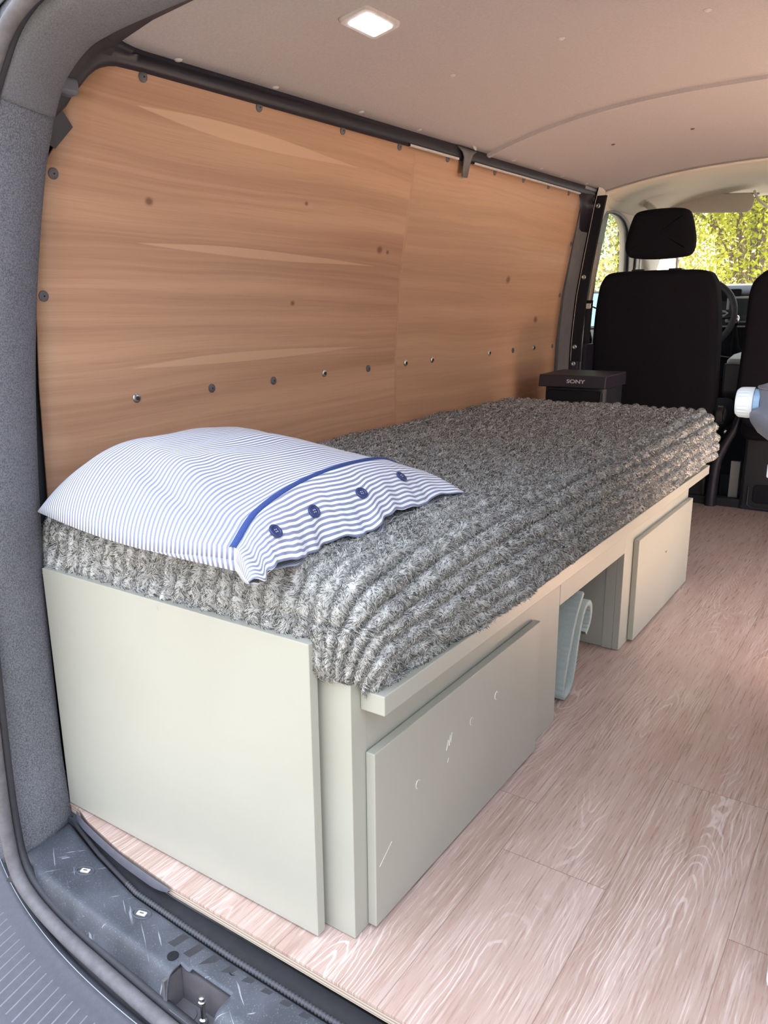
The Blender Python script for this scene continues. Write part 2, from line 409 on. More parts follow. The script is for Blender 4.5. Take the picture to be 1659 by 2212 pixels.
mb = MB(); mb.grid([[(x, y, ceilz(x, y)+.05) for x in np.linspace(-.70, .94, 20)] for y in (.02, 4.0)]); S_('ceiling.002', mb, MT['bodymetal'], smooth='all', solid=.006)
# outer skin of the body round the rear opening and along both sides
for mir, nm in ((0, ''), (1, '.001')):
    mb = MB(); rows = []
    for z, xo in ((-.40, .90), (-.10, .905), (.3, .905), (.75, .90), (.95, .885), (1.15, .855), (1.30, .825), (1.40, .775), (1.46, .66), (1.49, .40), (1.50, 0)):
        xi = min(xo, {1.15: .755, 1.30: .70, 1.40: .60, 1.46: .40, 1.49: .2, 1.50: 0}.get(z, .785)); y0 = -.125 + .10*max(0, z-.1)**2/1.6
        sg_ = 1 if mir else -1
        rows.append([(XC+sg_*xi, y0+.012, min(z, 1.345+.0*xi) if z > 1.3 else z), (XC+sg_*(xo-.03), y0, z), (XC+sg_*xo, y0+.03, z)] + ([(XC+sg_*xo, 1.28, z), (XC+sg_*xo, 1.30, z)] if 1 else []))
    mb.grid(rows); S_('wall_rear'+nm, mb, MT['car'], smooth=True, solid=.003)
mb = MB(); mb.grid([[(XC+x, y, 1.50 - .12*(abs(x)/.80)**3) for x in np.linspace(-.80, .80, 30)] for y in np.linspace(.05, 3.75, 10)]); S_('ceiling.004', mb, MT['car'], smooth='all', solid=.004)
mb = MB(); mb.grid([[(XC-.905+.02*max(0, z-.75)*4, y, z) for z in (-.40, 0, .4, .75, 1.0, 1.2, 1.38)] for y in (1.28, 2.0, 2.78)]); S_('wall_left.001', mb, MT['car'], smooth='all', solid=.003)

# dark side rail between plywood and ceiling, running into the rear corner
def ztop(y): return 1.305 + .016*y
mb = MB(); rows = []
for y in np.linspace(.06, 2.66, 160):
    zt = interp(y, [.06,.131,.140,.157,.177,.199,.232,.30,3], [1.16,1.225,1.240,1.257,1.279,1.295,1.307,ztop(.3),ztop(3)]); ze = ceilz(-.66, y); e = max(0, 1-(y-.085)/.22)**2 if y > .085 else 1
    xe = -.668 + .10*e; zc = ceilz(xe, y)
    rows.append([(-.700, y, zt-.03), (-.674, y, zt-.012), (-.655, y, zt-.010), (-.650, y, zt-.002), (-.650, y, zt+.012), (-.652+.1*e, y, ze-.012-.012*e), (xe+.012, y, zc-.003), (xe+.015, y, zc+.01)])
mb.grid(rows); S_('trim_4', mb, MT['rail'], smooth='all', solid=.002)
rows = []
for y in np.linspace(1.62, 2.5, 30): rows.append([(-.651, y, ztop(y)-.0125), (-.6475, y, ztop(y)-.010), (-.6475, y, ztop(y)-.0045), (-.651, y, ztop(y)-.002)])
for nm, (ya, yb) in (('rail_highlight', (1.55, 2.46)), ('rail_highlight.001', (1.18, 1.452))):  # pale strips standing in for the highlight on the rail's lower edge
    mb = MB(); mb.grid([[(-.652, y, ztop(y)-.0135), (-.6465, y, ztop(y)-.0125), (-.6465, y, ztop(y)-.0075), (-.651, y, ztop(y)-.006)] for y in np.linspace(ya, yb, 30)])
    S_(nm, mb, MT['clip'], smooth=True)

# plywood wall panel with its screws
panel = thing('plywood_wall_lining', 'large orange-brown plywood panel lining the left side above the bed', 'wall panel', (-.735, .1, .3))
mb = MB(); rows = []
def y0p(z): return interp(z, [0, 1.10, 1.149, 1.185, 1.232, 1.246, 1.261, 1.278, 1.293, 1.304, 1.32], [.04, .085, .118, .132, .137, .157, .163, .177, .199, .232, .29])
zsamp = list(np.linspace(.30, 1.14, 40)) + list(np.linspace(1.15, 1.30, 40))
R = .05
for z in zsamp:
    zt1 = ztop(2.5); d = max(0, z-(zt1-R)); y1 = 2.475 + .03*min(1, max(0, (z-.6)/.6)) - (R - math.sqrt(max(0, R*R-d*d)))*1.0
    rows.append([(wallx(z), y0p(z) + (y1-y0p(z))*k/40, z) for k in range(41)])
top = []
for k in range(41):
    y = .235 + (2.463-.235)*k/40; z = ztop(y)-(.0 if k < 39 else .004*(k-38)); top.append((wallx(z), y, z))
rows.append(top)
mb.grid(rows); P_('panel', mb, MT['ply'], panel, smooth='all', solid=.006)
def screw(yy, zz, metal, big):
    r = .0095*big; x = wallx(zz)+.003
    nx = Vector((1, 0, -(wallx(zz+.01)-wallx(zz-.01))/.02)).normalized()
    M = Matrix.Translation(Vector((x, yy, zz))) @ nx.to_track_quat('Z', 'Y').to_matrix().to_4x4()
    mb = MB(); mb.lathe([(r, 0), (r, .0018), (r*.9, .0028), (r*.35, .0036), (.0005, .0037)], 20, M)
    o = P_('screw', mb, MT['steel' if metal else 'capgrey'], panel, smooth=True)
    if metal:
        o['label'] = 'bare metal washer and screw'
        m2 = MB(); m2.lathe([(r*.42, .003), (r*.42, .006), (r*.3, .0065), (.0004, .0065)], 12, M); P_('screw_head', m2, MT['black'], o)
    else:
        m2 = MB(); m2.lathe([(r*.17, .0035), (r*.17, .0040), (.0002, .0040)], 10, M); P_('screw_hole', m2, MT['blackm'], o)
for i, (yy, zz, m) in enumerate([(.279,.714,1),(.485,.717,0),(.689,.719,0),(.888,.724,1),(1.09,.724,0),(1.288,.729,1),(1.446,.730,1),(1.853,.734,1),(2.054,.734,0),(2.25,.737,1),
    (.115,1.109,0),(.090,.909,0),(.298,1.292,0),(.602,1.299,0),(.895,1.303,0),(1.147,1.306,0),(1.405,1.313,0),(1.495,1.314,0),(1.714,1.316,0),(1.936,1.321,0),(2.156,1.325,0),(2.36,1.325,0)]):
    screw(yy, zz, m, 1.0)
for yy, zz in ((2.488,1.146),(2.466,.943),(2.443,.736)):
    screw(yy, zz, 0, .9)

# bracket hanging from the rail above the middle of the panel
br = thing('rail_bracket', 'folded metal bracket tab hanging from the dark rail above the plywood', 'bracket', (-.655, 1.50, 1.33))
mb = MB(); mb.grid([[(-.646, y0, 1.352), (-.640, y1, 1.338), (-.640, y2, 1.325), (-.648, y3, 1.272)] for y0, y1, y2, y3 in ((1.44, 1.462, 1.470, 1.474), (1.47, 1.475, 1.478, 1.481), (1.52, 1.508, 1.502, 1.497), (1.56, 1.525, 1.513, 1.504))])
P_('tab', mb, MT['railgrey'], br, smooth=True, solid=.004)
mb = MB(); mb.box(-.668, -.646, 1.500, 1.505, 1.272, 1.33); P_('side_flange', mb, MT['clip'], br, bevel=.001)
mb = MB(); M = Matrix.Translation((-.641, 1.535, 1.362)) @ Matrix.Rotation(PI/2.6, 4, 'Y'); mb.lathe([(.011, 0), (.011, .002), (.008, .003), (.001, .003)], 20, M)
P_('plug', mb, MT['clip'], br, smooth=True)

# ceiling buttons and lamp
lab = {0: 'pale round fixing button in the ceiling board', 1: 'dark brown fixing button in the front ceiling board'}
pos = [(-.650,.373,0,'by the rear left corner'),(-.645,.637,0,'second from the rear along the left rail'),(-.640,.942,0,'third from the rear along the left rail'),(-.640,1.212,0,'last before the bracket along the left rail'),
       (-.420,1.00,0,'halfway between lamp and ceiling seam'),(-.161,1.01,0,'out in the open middle of the ceiling'),(.128,1.045,0,'beyond the lamp and nearest the top right of the photo'),
       (-.390,2.058,1,'nearer the dark side rail'),(-.144,2.098,1,'farther from the dark side rail'),(-.637,1.807,0,'first in front of the bracket'),(-.634,2.031,0,'second in front of the bracket'),(-.641,2.242,0,'third in front of the bracket'),(-.640,2.50,0,'closest to the cab pillar')]
cb0 = None
for x, y, d, wh in pos:
    z = ceilz(x, y) - (.008 if y > 1.655 else .002)
    mb = MB(); r = .008 if not d else .0065
    mb.lathe([(r, 0), (r, -.001), (r*.7, -.003), (.0005, -.0036)], 20, Matrix.Translation((x, y, z)) @ Matrix.Rotation(.14*(x-XC), 4, 'Y'))
    o = P_('ceiling_button', mb, MT['clipd' if d else 'clip'], smooth=True)
    tag(o, ('dark brown fixing button in the front ceiling board, ' if d else 'pale round ceiling button, ')+wh, 'ceiling button', 'fixing buttons in the ceiling boards')
lx, ly = -.376, .604; lz = ceilz(lx, ly)-.003
cl = thing('ceiling_lamp', 'lit rectangular LED lamp set into the rear ceiling board', 'ceiling light', (lx, ly, lz))
A = Matrix.Translation((lx, ly, lz)) @ Matrix.Rotation(-.20, 4, 'Y') @ Matrix.Rotation(math.radians(0), 4, 'Z')
def plate(a, b, r, z0, z1, M, inset=0):
    mb = MB(); o = rrect(-a, a, -b, b, r); i = rrect(-a+inset, a-inset, -b+inset, b-inset, r*.7)
    P0 = [M @ Vector((x, y, z0)) for x, y in o]; P1 = [M @ Vector((x, y, z1)) for x, y in i]
    n = len(o); mb.add(P0+P1, [tuple(range(n)), tuple(range(2*n-1, n-1, -1))]+[(k, (k+1) % n, n+(k+1) % n, n+k) for k in range(n)]); return mb
P_('bezel', plate(.035, .060, .012, .0, -.006, A, .003), MT['clip'], cl, smooth=True)
P_('diffuser', plate(.024, .044, .006, -.005, -.0085, A, .002), MT['led'], cl, smooth=True)
for k in (-1, 0, 1):
    P_('led', plate(.012, .010, .003, -.0083, -.0095, A @ Matrix.Translation((0, k*.028, 0)), .001), MT['ledhot'], cl)

# ------------------------------------------------------------------ rear opening: felt-covered pillar trim, header, seals
inner = [(-.63,-.03,-.035),(-.634,-.03,.05),(-.638,-.029,.128),(-.644,-.023,.306),(-.649,-.013,.474),(-.654,0,.634),(-.656,.017,.788),(-.650,.036,.936),(-.636,.057,1.079),(-.625,.069,1.147),(-.611,.077,1.194),(-.587,.084,1.235),(-.539,.091,1.268),(-.486,.093,1.279),(-.424,.094,1.285),(-.32,.095,1.292),(-.1,.097,1.300),(.12,.098,1.303)]
outer = [(-.617,-.135,-.046),(-.630,-.134,.03),(-.645,-.133,.12),(-.634,-.128,.28),(-.622,-.118,.45),(-.618,-.106,.62),(-.618,-.085,.78),(-.614,-.065,.94),(-.606,-.045,1.08),(-.597,-.035,1.150),(-.580,-.027,1.197),(-.548,-.019,1.240),(-.505,-.012,1.272),(-.455,-.008,1.284),(-.395,-.006,1.292),(-.30,-.004,1.300),(-.1,0,1.308),(.12,0,1.312)]
ip, op = smooth_path(inner, 90), smooth_path(outer, 90)
def trim_rows(i0, i1, mir=False):
    rows = []
    for k in range(i0, i1+1):
        a, b = ip[k], op[k]; ctr = Vector((XC, (a.y+b.y)/2, max(.3, min(.85, (a.z+b.z)/2))))
        mid = (a+b)/2; nrm = (ctr-mid); nrm.y = 0; nrm.normalize(); row = []
        row.append(a - nrm*.06 + Vector((0, .01, 0))); row.append(a - nrm*.012 + Vector((0, .006, 0)))
        for q in range(9):
            t = q/8; row.append(a.lerp(b, t) + nrm*(.010*math.sin(PI*t)**.8))
        row.append(b - nrm*.012 + Vector((0, -.006, 0))); row.append(b - nrm*.07 + Vector((0, -.004, 0)))
        if mir: row = [Vector((mirx(p.x), p.y, p.z)) for p in row]
        rows.append(row)
    return rows
cut = 51
for mir, nm in ((False, ''), (True, '.001')):
    mb = MB(); mb.grid(trim_rows(0, cut, mir)); S_('trim_6'+nm, mb, MT['felt'], smooth='all', solid=.002)
    mb = MB(); mb.grid(trim_rows(cut, 90, mir)); S_('trim_7'+nm, mb, MT['felt2'], smooth='all', solid=.003)
# black body metal and clip seen in the upper left corner behind the trim
mb = MB(); mb.grid([[(-.648,.085,1.17),(-.684,.150,1.185)],[(-.652,.08,1.149),(-.695,.135,1.148)],[(-.668,.075,1.135),(-.690,.115,1.147)]])
c0 = thing('corner_bracket', 'dark folded metal bracket beside the upper left edge of the plywood', 'bracket', (-.66, .10, 1.17))
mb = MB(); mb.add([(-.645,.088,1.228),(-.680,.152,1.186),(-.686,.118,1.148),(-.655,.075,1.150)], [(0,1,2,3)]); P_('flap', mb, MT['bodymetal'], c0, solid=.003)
c1 = thing('trim_clip', 'small grey plastic clip peeking out at the upper left pillar edge', 'clip', (-.655, .12, 1.235))
mb = MB(); mb.box(-.662, -.625, .098, .134, 1.222, 1.248); P_('clip_body', mb, MT['tank'], c1, bevel=.006, seg=3)
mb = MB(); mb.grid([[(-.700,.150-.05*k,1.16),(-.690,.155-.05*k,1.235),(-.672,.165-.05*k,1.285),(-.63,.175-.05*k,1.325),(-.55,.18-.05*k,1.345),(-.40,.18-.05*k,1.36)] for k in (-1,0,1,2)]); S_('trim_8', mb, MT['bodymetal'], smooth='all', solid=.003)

sealp = [(.12,-.205,-.088),(-.05,-.202,-.087),(-.20,-.195,-.086),(-.34,-.186,-.084),(-.45,-.178,-.080),(-.54,-.170,-.066),(-.59,-.165,-.035),(-.612,-.160,.03),(-.618,-.157,.15),(-.615,-.153,.35),(-.622,-.14,.6),(-.622,-.108,.9),(-.602,-.068,1.12),(-.565,-.048,1.222),(-.515,-.040,1.275),(-.43,-.034,1.302),(-.28,-.030,1.315),(-.1,-.028,1.322),(.12,-.027,1.325)]
for off, rr, nm, mt, lab_ in ((0, .011, 'door_seal', 'rubber', 'fat grey rubber tailgate seal curving round the opening, outer of the pair'), (1, .007, 'door_seal', 'rubberd', 'thin dark rubber lip between the fat seal and the sill cover')):
    pts = smooth_path(sealp, 120)
    if off: pts = [p + Vector((0, .017, .006)) for p in pts]
    pts = pts + [Vector((mirx(p.x), p.y, p.z)) for p in reversed(pts[:-1])]
    # start at lower centre, go up the left, across the top, down the right
    mb = MB(); mb.tube(pts, rr, 12, cap=False); tag(P_(nm, mb, MT[mt], smooth='all'), lab_, 'rubber seal')

# ------------------------------------------------------------------ sill cover
def yb(x): return interp(abs(x-XC), [0, .09, .27, .375, .49, .62, .71, .75], [-.108, -.108, -.106, -.102, -.096, -.070, -.047, -.036])
def yf(x): return interp(abs(x-XC), [0, .20, .315, .33, .38, .55, .68, .74], [-.182, -.180, -.176, -.169, -.165, -.158, -.147, -.135])
sill = thing('sill_cover', 'scratched dark grey plastic sill cover across the rear door threshold', 'door sill', (-.1, -.14, -.06))
HX0, HX1, HY0, HY1 = -.205, -.105, -.176, -.140
mb = MB()
xs = sorted(set(list(np.linspace(-.622, .862, 170)) + [HX0, HX1, HX0+.004, HX1-.004]))
tv = [0, .06, .12, .2, .3, .38, .47, .56, .65, .74, .82, .88, .93, .97, 1.0]
rows = []
for x in xs:
    a, b = yb(x), yf(x); row = []
    for t in tv:
        y = a + (b-a)*t
        z = -.030 - .004*t - (.009*(1-math.sqrt(max(0, 1-((t-.82)/.18)**2))) if t > .82 else 0)
        if t == 0: z -= .004
        if -.235 < x < .475: z -= .003*math.exp(-((t-.42)/.10)**2)*0
        row.append((x, y, z))
    row += [(x, b-.003, -.052), (x, b-.006, -.075), (x, b-.008, -.098)]
    rows.append(row)
P = np.array(rows)
o = len(mb.v); n, m = P.shape[:2]
F = []
for i in range(n-1):
    for j in range(m-1):
        cx = (P[i, j]+P[i+1, j+1])/2
        if HX0-.001 < cx[0] < HX1+.001 and cx[1] < -.148 and cx[2] > -.082: continue
        F.append((i*m+j, (i+1)*m+j, (i+1)*m+j+1, i*m+j+1))
mb.add(P.reshape(-1, 3), F)
P_('cover', mb, MT['sill'], sill, smooth='all', solid=.003)
mb = MB(); mb.box(HX0-.006, HX1+.006, -.185, -.138, -.098, -.094); mb.box(HX0-.006, HX0-.001, -.178, -.142, -.096, -.040); mb.box(HX1+.001, HX1+.006, -.178, -.142, -.096, -.040); mb.box(HX0, HX1, -.146, -.142, -.096, -.040)
P_('latch_recess', mb, MT['capgrey'], sill)
mb = MB(); mb.lathe([(.006, -.094), (.006, -.086), (.0035, -.084), (.0035, -.062), (.0055, -.060), (.0055, -.056), (.004, -.055), (.004, -.050), (.001, -.049)], 16, Matrix.Translation((-.150, -.160, 0)))
P_('latch_pin', mb, MT['steel'], sill, smooth=True)
mb = MB(); mb.lathe([(.013, -.0935), (.013, -.0925), (.009, -.0915), (.001, -.0915)], 24, Matrix.Translation((-.178, -.164, 0))); P_('pressed_boss', mb, MT['capgrey'], sill, smooth=True)
for hx, hy in ((-.224, -.145), (-.128, -.117)):
    mb = MB(); mb.lathe([(.0085, -.0322), (.0085, -.0300), (.0068, -.0293), (.0005, -.0296)], 24, Matrix.Translation((hx, hy, .0)))
    P_('screw_hole', mb, MT['blackm'], sill, smooth=True)
for hx, hy, a in ((-.486, -.104, .35), (-.328, -.116, .25)):
    M = Matrix.Translation((hx, hy, -.031)) @ Matrix.Rotation(a, 4, 'Z')
    mb = MB(); pts = [M @ Vector((.016*math.cos(q), .0095*math.sin(q), .0012)) for q in np.linspace(0, 2*PI, 33)[:-1]]
    pts.append(pts[0]); mb.tube(pts, .0016, 8, cap=False); r_ = P_('clip_rim', mb, MT['bumper'], sill, smooth='all')
    mb = MB(); mb.prism(rrect(-.008, .008, -.0042, .0042, .0015), 'z', 0, .0028); mb.v = [tuple(M @ Vector(v)) for v in mb.v]; P_('retaining_clip', mb, MT['cream'], sill, bevel=.0006)
    mb = MB(); mb.prism(rrect(-.0035, .0035, -.001, .001, .0005), 'z', .0028, .0033); mb.v = [tuple(M @ Vector(v)) for v in mb.v]; P_('clip_slot', mb, MT['capgrey'], sill)
# raised tread bars on the sill (from x=-.25 on)
mb = MB()
for k in range(18):
    x = -.235 + k*.034
    if mb is not None:
        y0_, y1_ = yb(x)-.006, yb(x)-.030
        mb.add([(x-.007, y0_, -.0288), (x+.007, y0_, -.0288), (x+.000, y1_, -.0302), (x-.014, y1_, -.0302), (x-.009, y0_, -.033), (x+.009, y0_, -.033), (x+.002, y1_, -.034), (x-.016, y1_, -.034)], [(0,1,2,3),(0,4,5,1),(1,5,6,2),(2,6,7,3),(3,7,4,0)])
P_('tread_bars', mb, MT['rubberd'], sill)
# ribbed bead and recess between the sill cover and the floor
mb = MB(); mb.grid([[(x, interp(x, [-.735,-.602,-.56,-.45,-.306,.1,.55,.8,.975], [-.02,-.030,-.043,-.062,-.073,-.076,-.070,-.05,-.02])+.004, -.026), (x, yb(x)+.010, -.040), (x, yb(x)-.004, -.036)] for x in np.linspace(-.64, .88, 80)])
S_('trim_9', mb, MT['rubberd'], smooth='all', solid=.002)
mb = MB(); rows = []
for k in range(900):
    x = -.40 + k*.0012; r = .0042 + .0009*math.sin(k*1.25)
    rows.append([(x, yb(x)+.004 + r*math.cos(a), -.028 + r*math.sin(a)) for a in np.linspace(0, 2*PI, 9)[:-1]])
mb.grid(rows, closev=True); t = P_('ribbed_bead', mb, MT['cord'], smooth='all'); tag(t, 'black ribbed rubber bead along the inner edge of the sill cover', 'rubber bead')
mb = MB(); mb.tube([(-.622+.226*k/30, yb(-.622+.226*k/30)+.004, -.028+.006*(1-k/30)**4) for k in range(31)], .0040, 8)
t = P_('rubber_lip', mb, MT['rubberd'], smooth='all'); tag(t, 'smooth dark rubber lip at the left start of the sill, below the pillar', 'rubber lip')

# ------------------------------------------------------------------ bumper
bump = thing('rear_bumper', 'dark grey plastic rear bumper step with fine ribs, lower left', 'bumper', (-.2, -.3, -.12))
def ybm(x): return -.214 + .10*max(0, (abs(x-XC)-.25)/.62)**2.4
mb = MB(); rows = []
for x in np.linspace(-.86, 1.1, 100):
    y = ybm(x); rows.append([(x, y+.020, -.13), (x, y+.010, -.103), (x, y, -.098), (x, y-.006, -.100), (x, y-.02, -.104), (x, y-.10, -.107), (x, y-.155, -.113), (x, y-.185, -.13), (x, y-.20, -.20), (x, y-.21, -.36)])
mb.grid(rows); P_('bumper_shell', mb, MT['bumper'], bump, smooth='all', solid=.003)
mb = MB(); rows = [(x, ybm(x)+.001, -.097) for x in np.linspace(-.8, 1.0, 90)]; mb.tube(rows, .0008, 6); P_('edge_line', mb, MT['lightgrey'], bump, smooth='all', label='thin bright edge line')
mb = MB()
for k in range(48):
    x = -.70 + k*.0195; y = ybm(x) - .030
    mb.tube([(x+.004, y, -.1040), (x+.018, y-.075, -.1065)], [.0017, .0017], 6)
P_('step_ribs', mb, MT['ribgrey'], bump, smooth=True, label='fine raised ribs across the step', kind='stuff')
mb = MB(); mb.grid([[(x, yf(x)-.004, -.088), (x, yf(x)-.03, -.112), (x, ybm(x)+.004, -.116)] for x in np.linspace(-.66, .9, 60)]); S_('trim_10', mb, MT['rubberd'], smooth='all')
# ------------------------------------------------------------------ bed box
bed = thing('bed_box', 'low cream-green painted plywood bed box with overlay doors and an open bay', 'bed base', (-.3, .9, 0))
def bx(name, x0, x1, y0, y1, z0, z1, bev=.0012, mat='paint', label=None):
    mb = MB(); mb.box(x0, x1, y0, y1, z0, z1); return P_(name, mb, MT[mat], bed, bevel=bev, label=label)
bx('end_panel', -.632, -.046, -.028, -.011, .003, .458)
bx('corner_post', -.0585, 0.0, .0, .036, .001, .400)
bx('end_board', -.64, -.059, -.0105, .006, .003, .385)
OY0, OY1, OZ = .746, 1.189, .271
bx('side_board', -.0175, -.0008, .0365, OY0, .001, .400)
bx('side_board', -.0175, 0, OY1, 1.845, .001, .400)
bx('top_rail', -.0175, 0, OY0, OY1, OZ, .400)
bx('batten', .0005, .040, .021, 1.93, .357, .386, .0015)
bx('divider', -.62, -.0178, OY0-.018, OY0-.001, .001, .384)
bx('divider', -.62, -.0178, OY1+.004, OY1+.021, .001, .384)
bx('bay_jamb', -.045, -.0178, OY1-.0005, OY1+.0035, .001, OZ+.01)
bx('far_board', -.66, -.0178, 1.827, 1.845, .001, .384)
bx('platform', -.70, -.0005, .007, 1.90, .386, .400, .001, 'bed_dark')
bx('back_board', -.66, -.64, .01, 1.82, .001, .384, .001, 'bed_dark')
d1 = bx('door', .0008, .016, .0308, .606, .006, .288, .0015)
d2 = bx('door', .0008, .016, 1.262, 1.845, .006, .290, .0015)
def mark(d, y, z, pts, r=.0009):
    mb = MB(); mb.tube([(.0163, y+a, z+b) for a, b in pts], r, 5); P_('paint_chip', mb, MT['cream'], d, label='small pale chip in the paint')
circ = [(.006*math.cos(a), .007*math.sin(a)) for a in np.linspace(.4, 4.6, 12)]
mark(d1, .145, .180, circ, .0009); mark(d1, .412, .212, circ, .0013); mark(d1, .318, .205, [(p[0]*.8, p[1]) for p in circ], .0007)
mark(d1, .240, .205, [(-.008, -.012), (-.002, .004), (.001, -.008), (.004, .010), (.006, -.004), (.010, .012)], .0008)
mark(d1, .060, .115, [(-.02, -.012), (.012, .010)], .0005); mark(d1, .238, .172, [(-.002, -.003), (.002, .004)], .0006)
mb = MB(); mb.lathe([(.0035, .0), (.0035, .0006), (.0008, .0007)], 14, Matrix.Translation((.0162, 1.55, .185)) @ Matrix.Rotation(PI/2, 4, 'Y')); P_('screw_dimple', mb, MT['capgrey'], d2)

# folded ribbed foam mat in the open bay
mb = MB()
loop = [(.985,.235),(.970,.262),(.935,.268),(.900,.250),(.872,.200),(.850,.120),(.842,.060),(.852,.020),(.880,.014),(.905,.035),(.935,.100),(.962,.180),(.975,.205),(1.000,.215),(1.012,.190),(1.004,.150),(.985,.118)]
def ribbon(path, th, x0, x1, mbq, ribs=0.0035, per=.0125):
    P = smooth_path([(0, a, b) for a, b in path], 260); L = 0; rows = []
    for i, p in enumerate(P):
        t = (P[min(i+1, len(P)-1)]-P[max(i-1, 0)]).normalized(); nrm = Vector((0, t.z, -t.y))
        if i: L += (p-P[i-1]).length
        o_ = th/2 + ribs*abs(math.sin(PI*L/per))**.6
        q, r = p+nrm*o_, p-nrm*(th/2)
        rows.append([(x1, q.y, q.z), (x1, r.y, r.z), (x0, r.y, r.z), (x0, q.y, q.z)])
    mbq.grid(rows, closev=True)
mb = MB()
ribbon([(.928,.242),(.893,.20),(.860,.13),(.836,.06),(.832,.024),(.850,.0135),(.875,.022),(.893,.06),(.905,.11),(.922,.165),(.945,.198),(.972,.204),(.990,.182),(.984,.150),(.960,.128)], .012, -.56, -.012, mb, .003, .013)
t = P_('foam_mat', mb, MT['foam'], smooth='all'); tag(t, 'folded pale grey-green ribbed foam mat standing in the open bay under the bed', 'foam mat')

# ------------------------------------------------------------------ mattress with the fleece throw
mat_ = thing('mattress', 'foam mattress wholly covered by a ribbed grey fleece throw on the bed box', 'mattress', (-.33, .95, .402))
mb = MB(); mb.box(-.66, -.03, .05, 1.84, .402, .52); P_('foam_core', mb, MT['foam'], mat_, bevel=.02)
XL, YN, YF = -.700, .004, 1.905
def xr_at(y): return .016 + .038*min(1, max(0, (y-.10)/.35))
def ztopb(y): return .548 + .018*min(1, max(0, y/1.9))
def cloth(a, b):
    """a across 0..1 style cloth metres, returns base point, skirt depth 0..1, rib coordinate"""
    R = .055
    xr = None
    yy = min(max(b, YN), YF)
    xr = xr_at(yy)
    ca, cb = xr - R, None
    da = max(0, a-ca); dl = max(0, (XL+R)-a); dbn = max(0, (YN+R)-b); dbf = max(0, b-(YF-R))
    ex, ey = (da if da > 0 else -dl), (-dbn if dbn > 0 else dbf)
    x0, y0 = min(max(a, XL+R), ca), min(max(b, YN+R), YF-R)
    h = math.hypot(ex, ey); zt = ztopb(y0)
    if h < 1e-9: return Vector((x0, y0, zt)), Vector((0, 0, 1)), 0.0, a
    d = max(abs(ex), abs(ey)); ux, uy = ex/h, ey/h
    qa = R*PI/2
    if d < qa:
        t = d/R; out, dn = R*math.sin(t), R*(1-math.cos(t)); n = Vector((ux*math.sin(t), uy*math.sin(t), math.cos(t)))
    else:
        e = d-qa; out, dn = R + .010*math.sin(min(1, e/.10)*PI), R+e; n = Vector((ux, uy, 0.05)).normalized()
    return Vector((x0+ux*out, y0+uy*out, zt-dn)), n, d, x0+ux*d
PER = .0295
def fleece_point(a, b):
    p, n, d, rc = cloth(a, b)
    w1 = mnoise.noise(Vector((p.x*3, p.y*1.6, 3.1)))*.010 + mnoise.noise(Vector((p.x*9, p.y*5, 8.1)))*.005
    ph = (rc + w1)/PER
    lobe = abs(math.sin(PI*ph))**.7
    amp = .0185
    lump = mnoise.noise(Vector((p.x*5, p.y*4, p.z*5)))*.0045 + mnoise.noise(Vector((p.x*17, p.y*14, p.z*17+4)))*.004
    amp *= .75 + .5*mnoise.noise(Vector((p.x*6, p.y*6, 11)))
    knots = .006*mnoise.noise(Vector((p.x*34, p.y*34, p.z*34)))
    dip = -.012*math.exp(-((p.x+.03)**2+(p.y-.03)**2)/.012) if d < .1 else 0
    q = p + n*(amp*(lobe-.35) + lump + knots*lobe) + Vector((0, 0, dip))
    return q, n, d, rc, lobe
DN = .157
na, nb = 300, 560
av = np.concatenate([np.linspace(XL+.055-.10, XL+.055, 12)[:-1], np.linspace(XL+.055, .0, 240)[:-1], np.linspace(0, 1, 90)])
nA = 11 + 239
G = np.zeros((nb, len(av), 3)); GN = np.zeros_like(G); GL = np.zeros((nb, len(av)))
bv = np.concatenate([np.linspace(YN+.055-(DN+.02), YN+.055, 70)[:-1], np.linspace(YN+.055, YF-.055, 430)[:-1], np.linspace(YF-.055, YF-.055+DN, 62)])[:nb]
nb = len(bv); G = G[:nb]; GN = GN[:nb]; GL = GL[:nb]
for i, b in enumerate(bv):
    yy = min(max(b, YN), YF); xr = xr_at(yy)
    hem = DN + .012 + .006*mnoise.noise(Vector((0, b*9, 5))) + (.022 if b < .3 else .022*math.exp(-(b-.3)/.2)) + .006
    for j in range(len(av)):
        if j < nA: a = av[j] if av[j] < xr-.055 else av[j]
        else: a = 0 + av[j]*(xr-.055+hem)
        q, n, d, rc, lb = fleece_point(a, b)
        G[i, j] = q; GN[i, j] = n; GL[i, j] = lb
# blanket rests on the batten, never below it where it overhangs
mbl = MB(); mbl.grid(G)
throw = P_('fleece_throw', mbl, MT['fleece'], mat_, smooth='all', recalc=False, label='thick ribbed grey fleece throw')
# pile: tufts of short fibres standing on the throw
du = np.gradient(G, axis=0); dv = np.gradient(G, axis=1); NN = np.cross(dv, du); ln = np.linalg.norm(NN, axis=2, keepdims=True); NN = NN/np.maximum(ln, 1e-9)
sg = np.sign((NN*GN).sum(2, keepdims=True)); sg[sg == 0] = 1; NN = NN*sg
cell = ln[:-1, :-1, 0].copy()
camp = np.array([.566, -.755, .876]); dist = np.linalg.norm(G[:-1, :-1]-camp, axis=2)
vis = ((camp-G[:-1, :-1])*NN[:-1, :-1]).sum(2) > -.25*dist
wgt = cell*np.clip(1.0/dist, .3, 1.3)**1.1*np.where(vis, 1, .06)
NT = 620000
idx = RNG.choice(wgt.size, NT, p=(wgt/wgt.sum()).ravel()); I, J = np.unravel_index(idx, wgt.shape)
fu, fv = RNG.random((NT, 1)), RNG.random((NT, 1))
def bil(A): return (A[I, J]*(1-fu)+A[I+1, J]*fu)*(1-fv) + (A[I, J+1]*(1-fu)+A[I+1, J+1]*fu)*fv
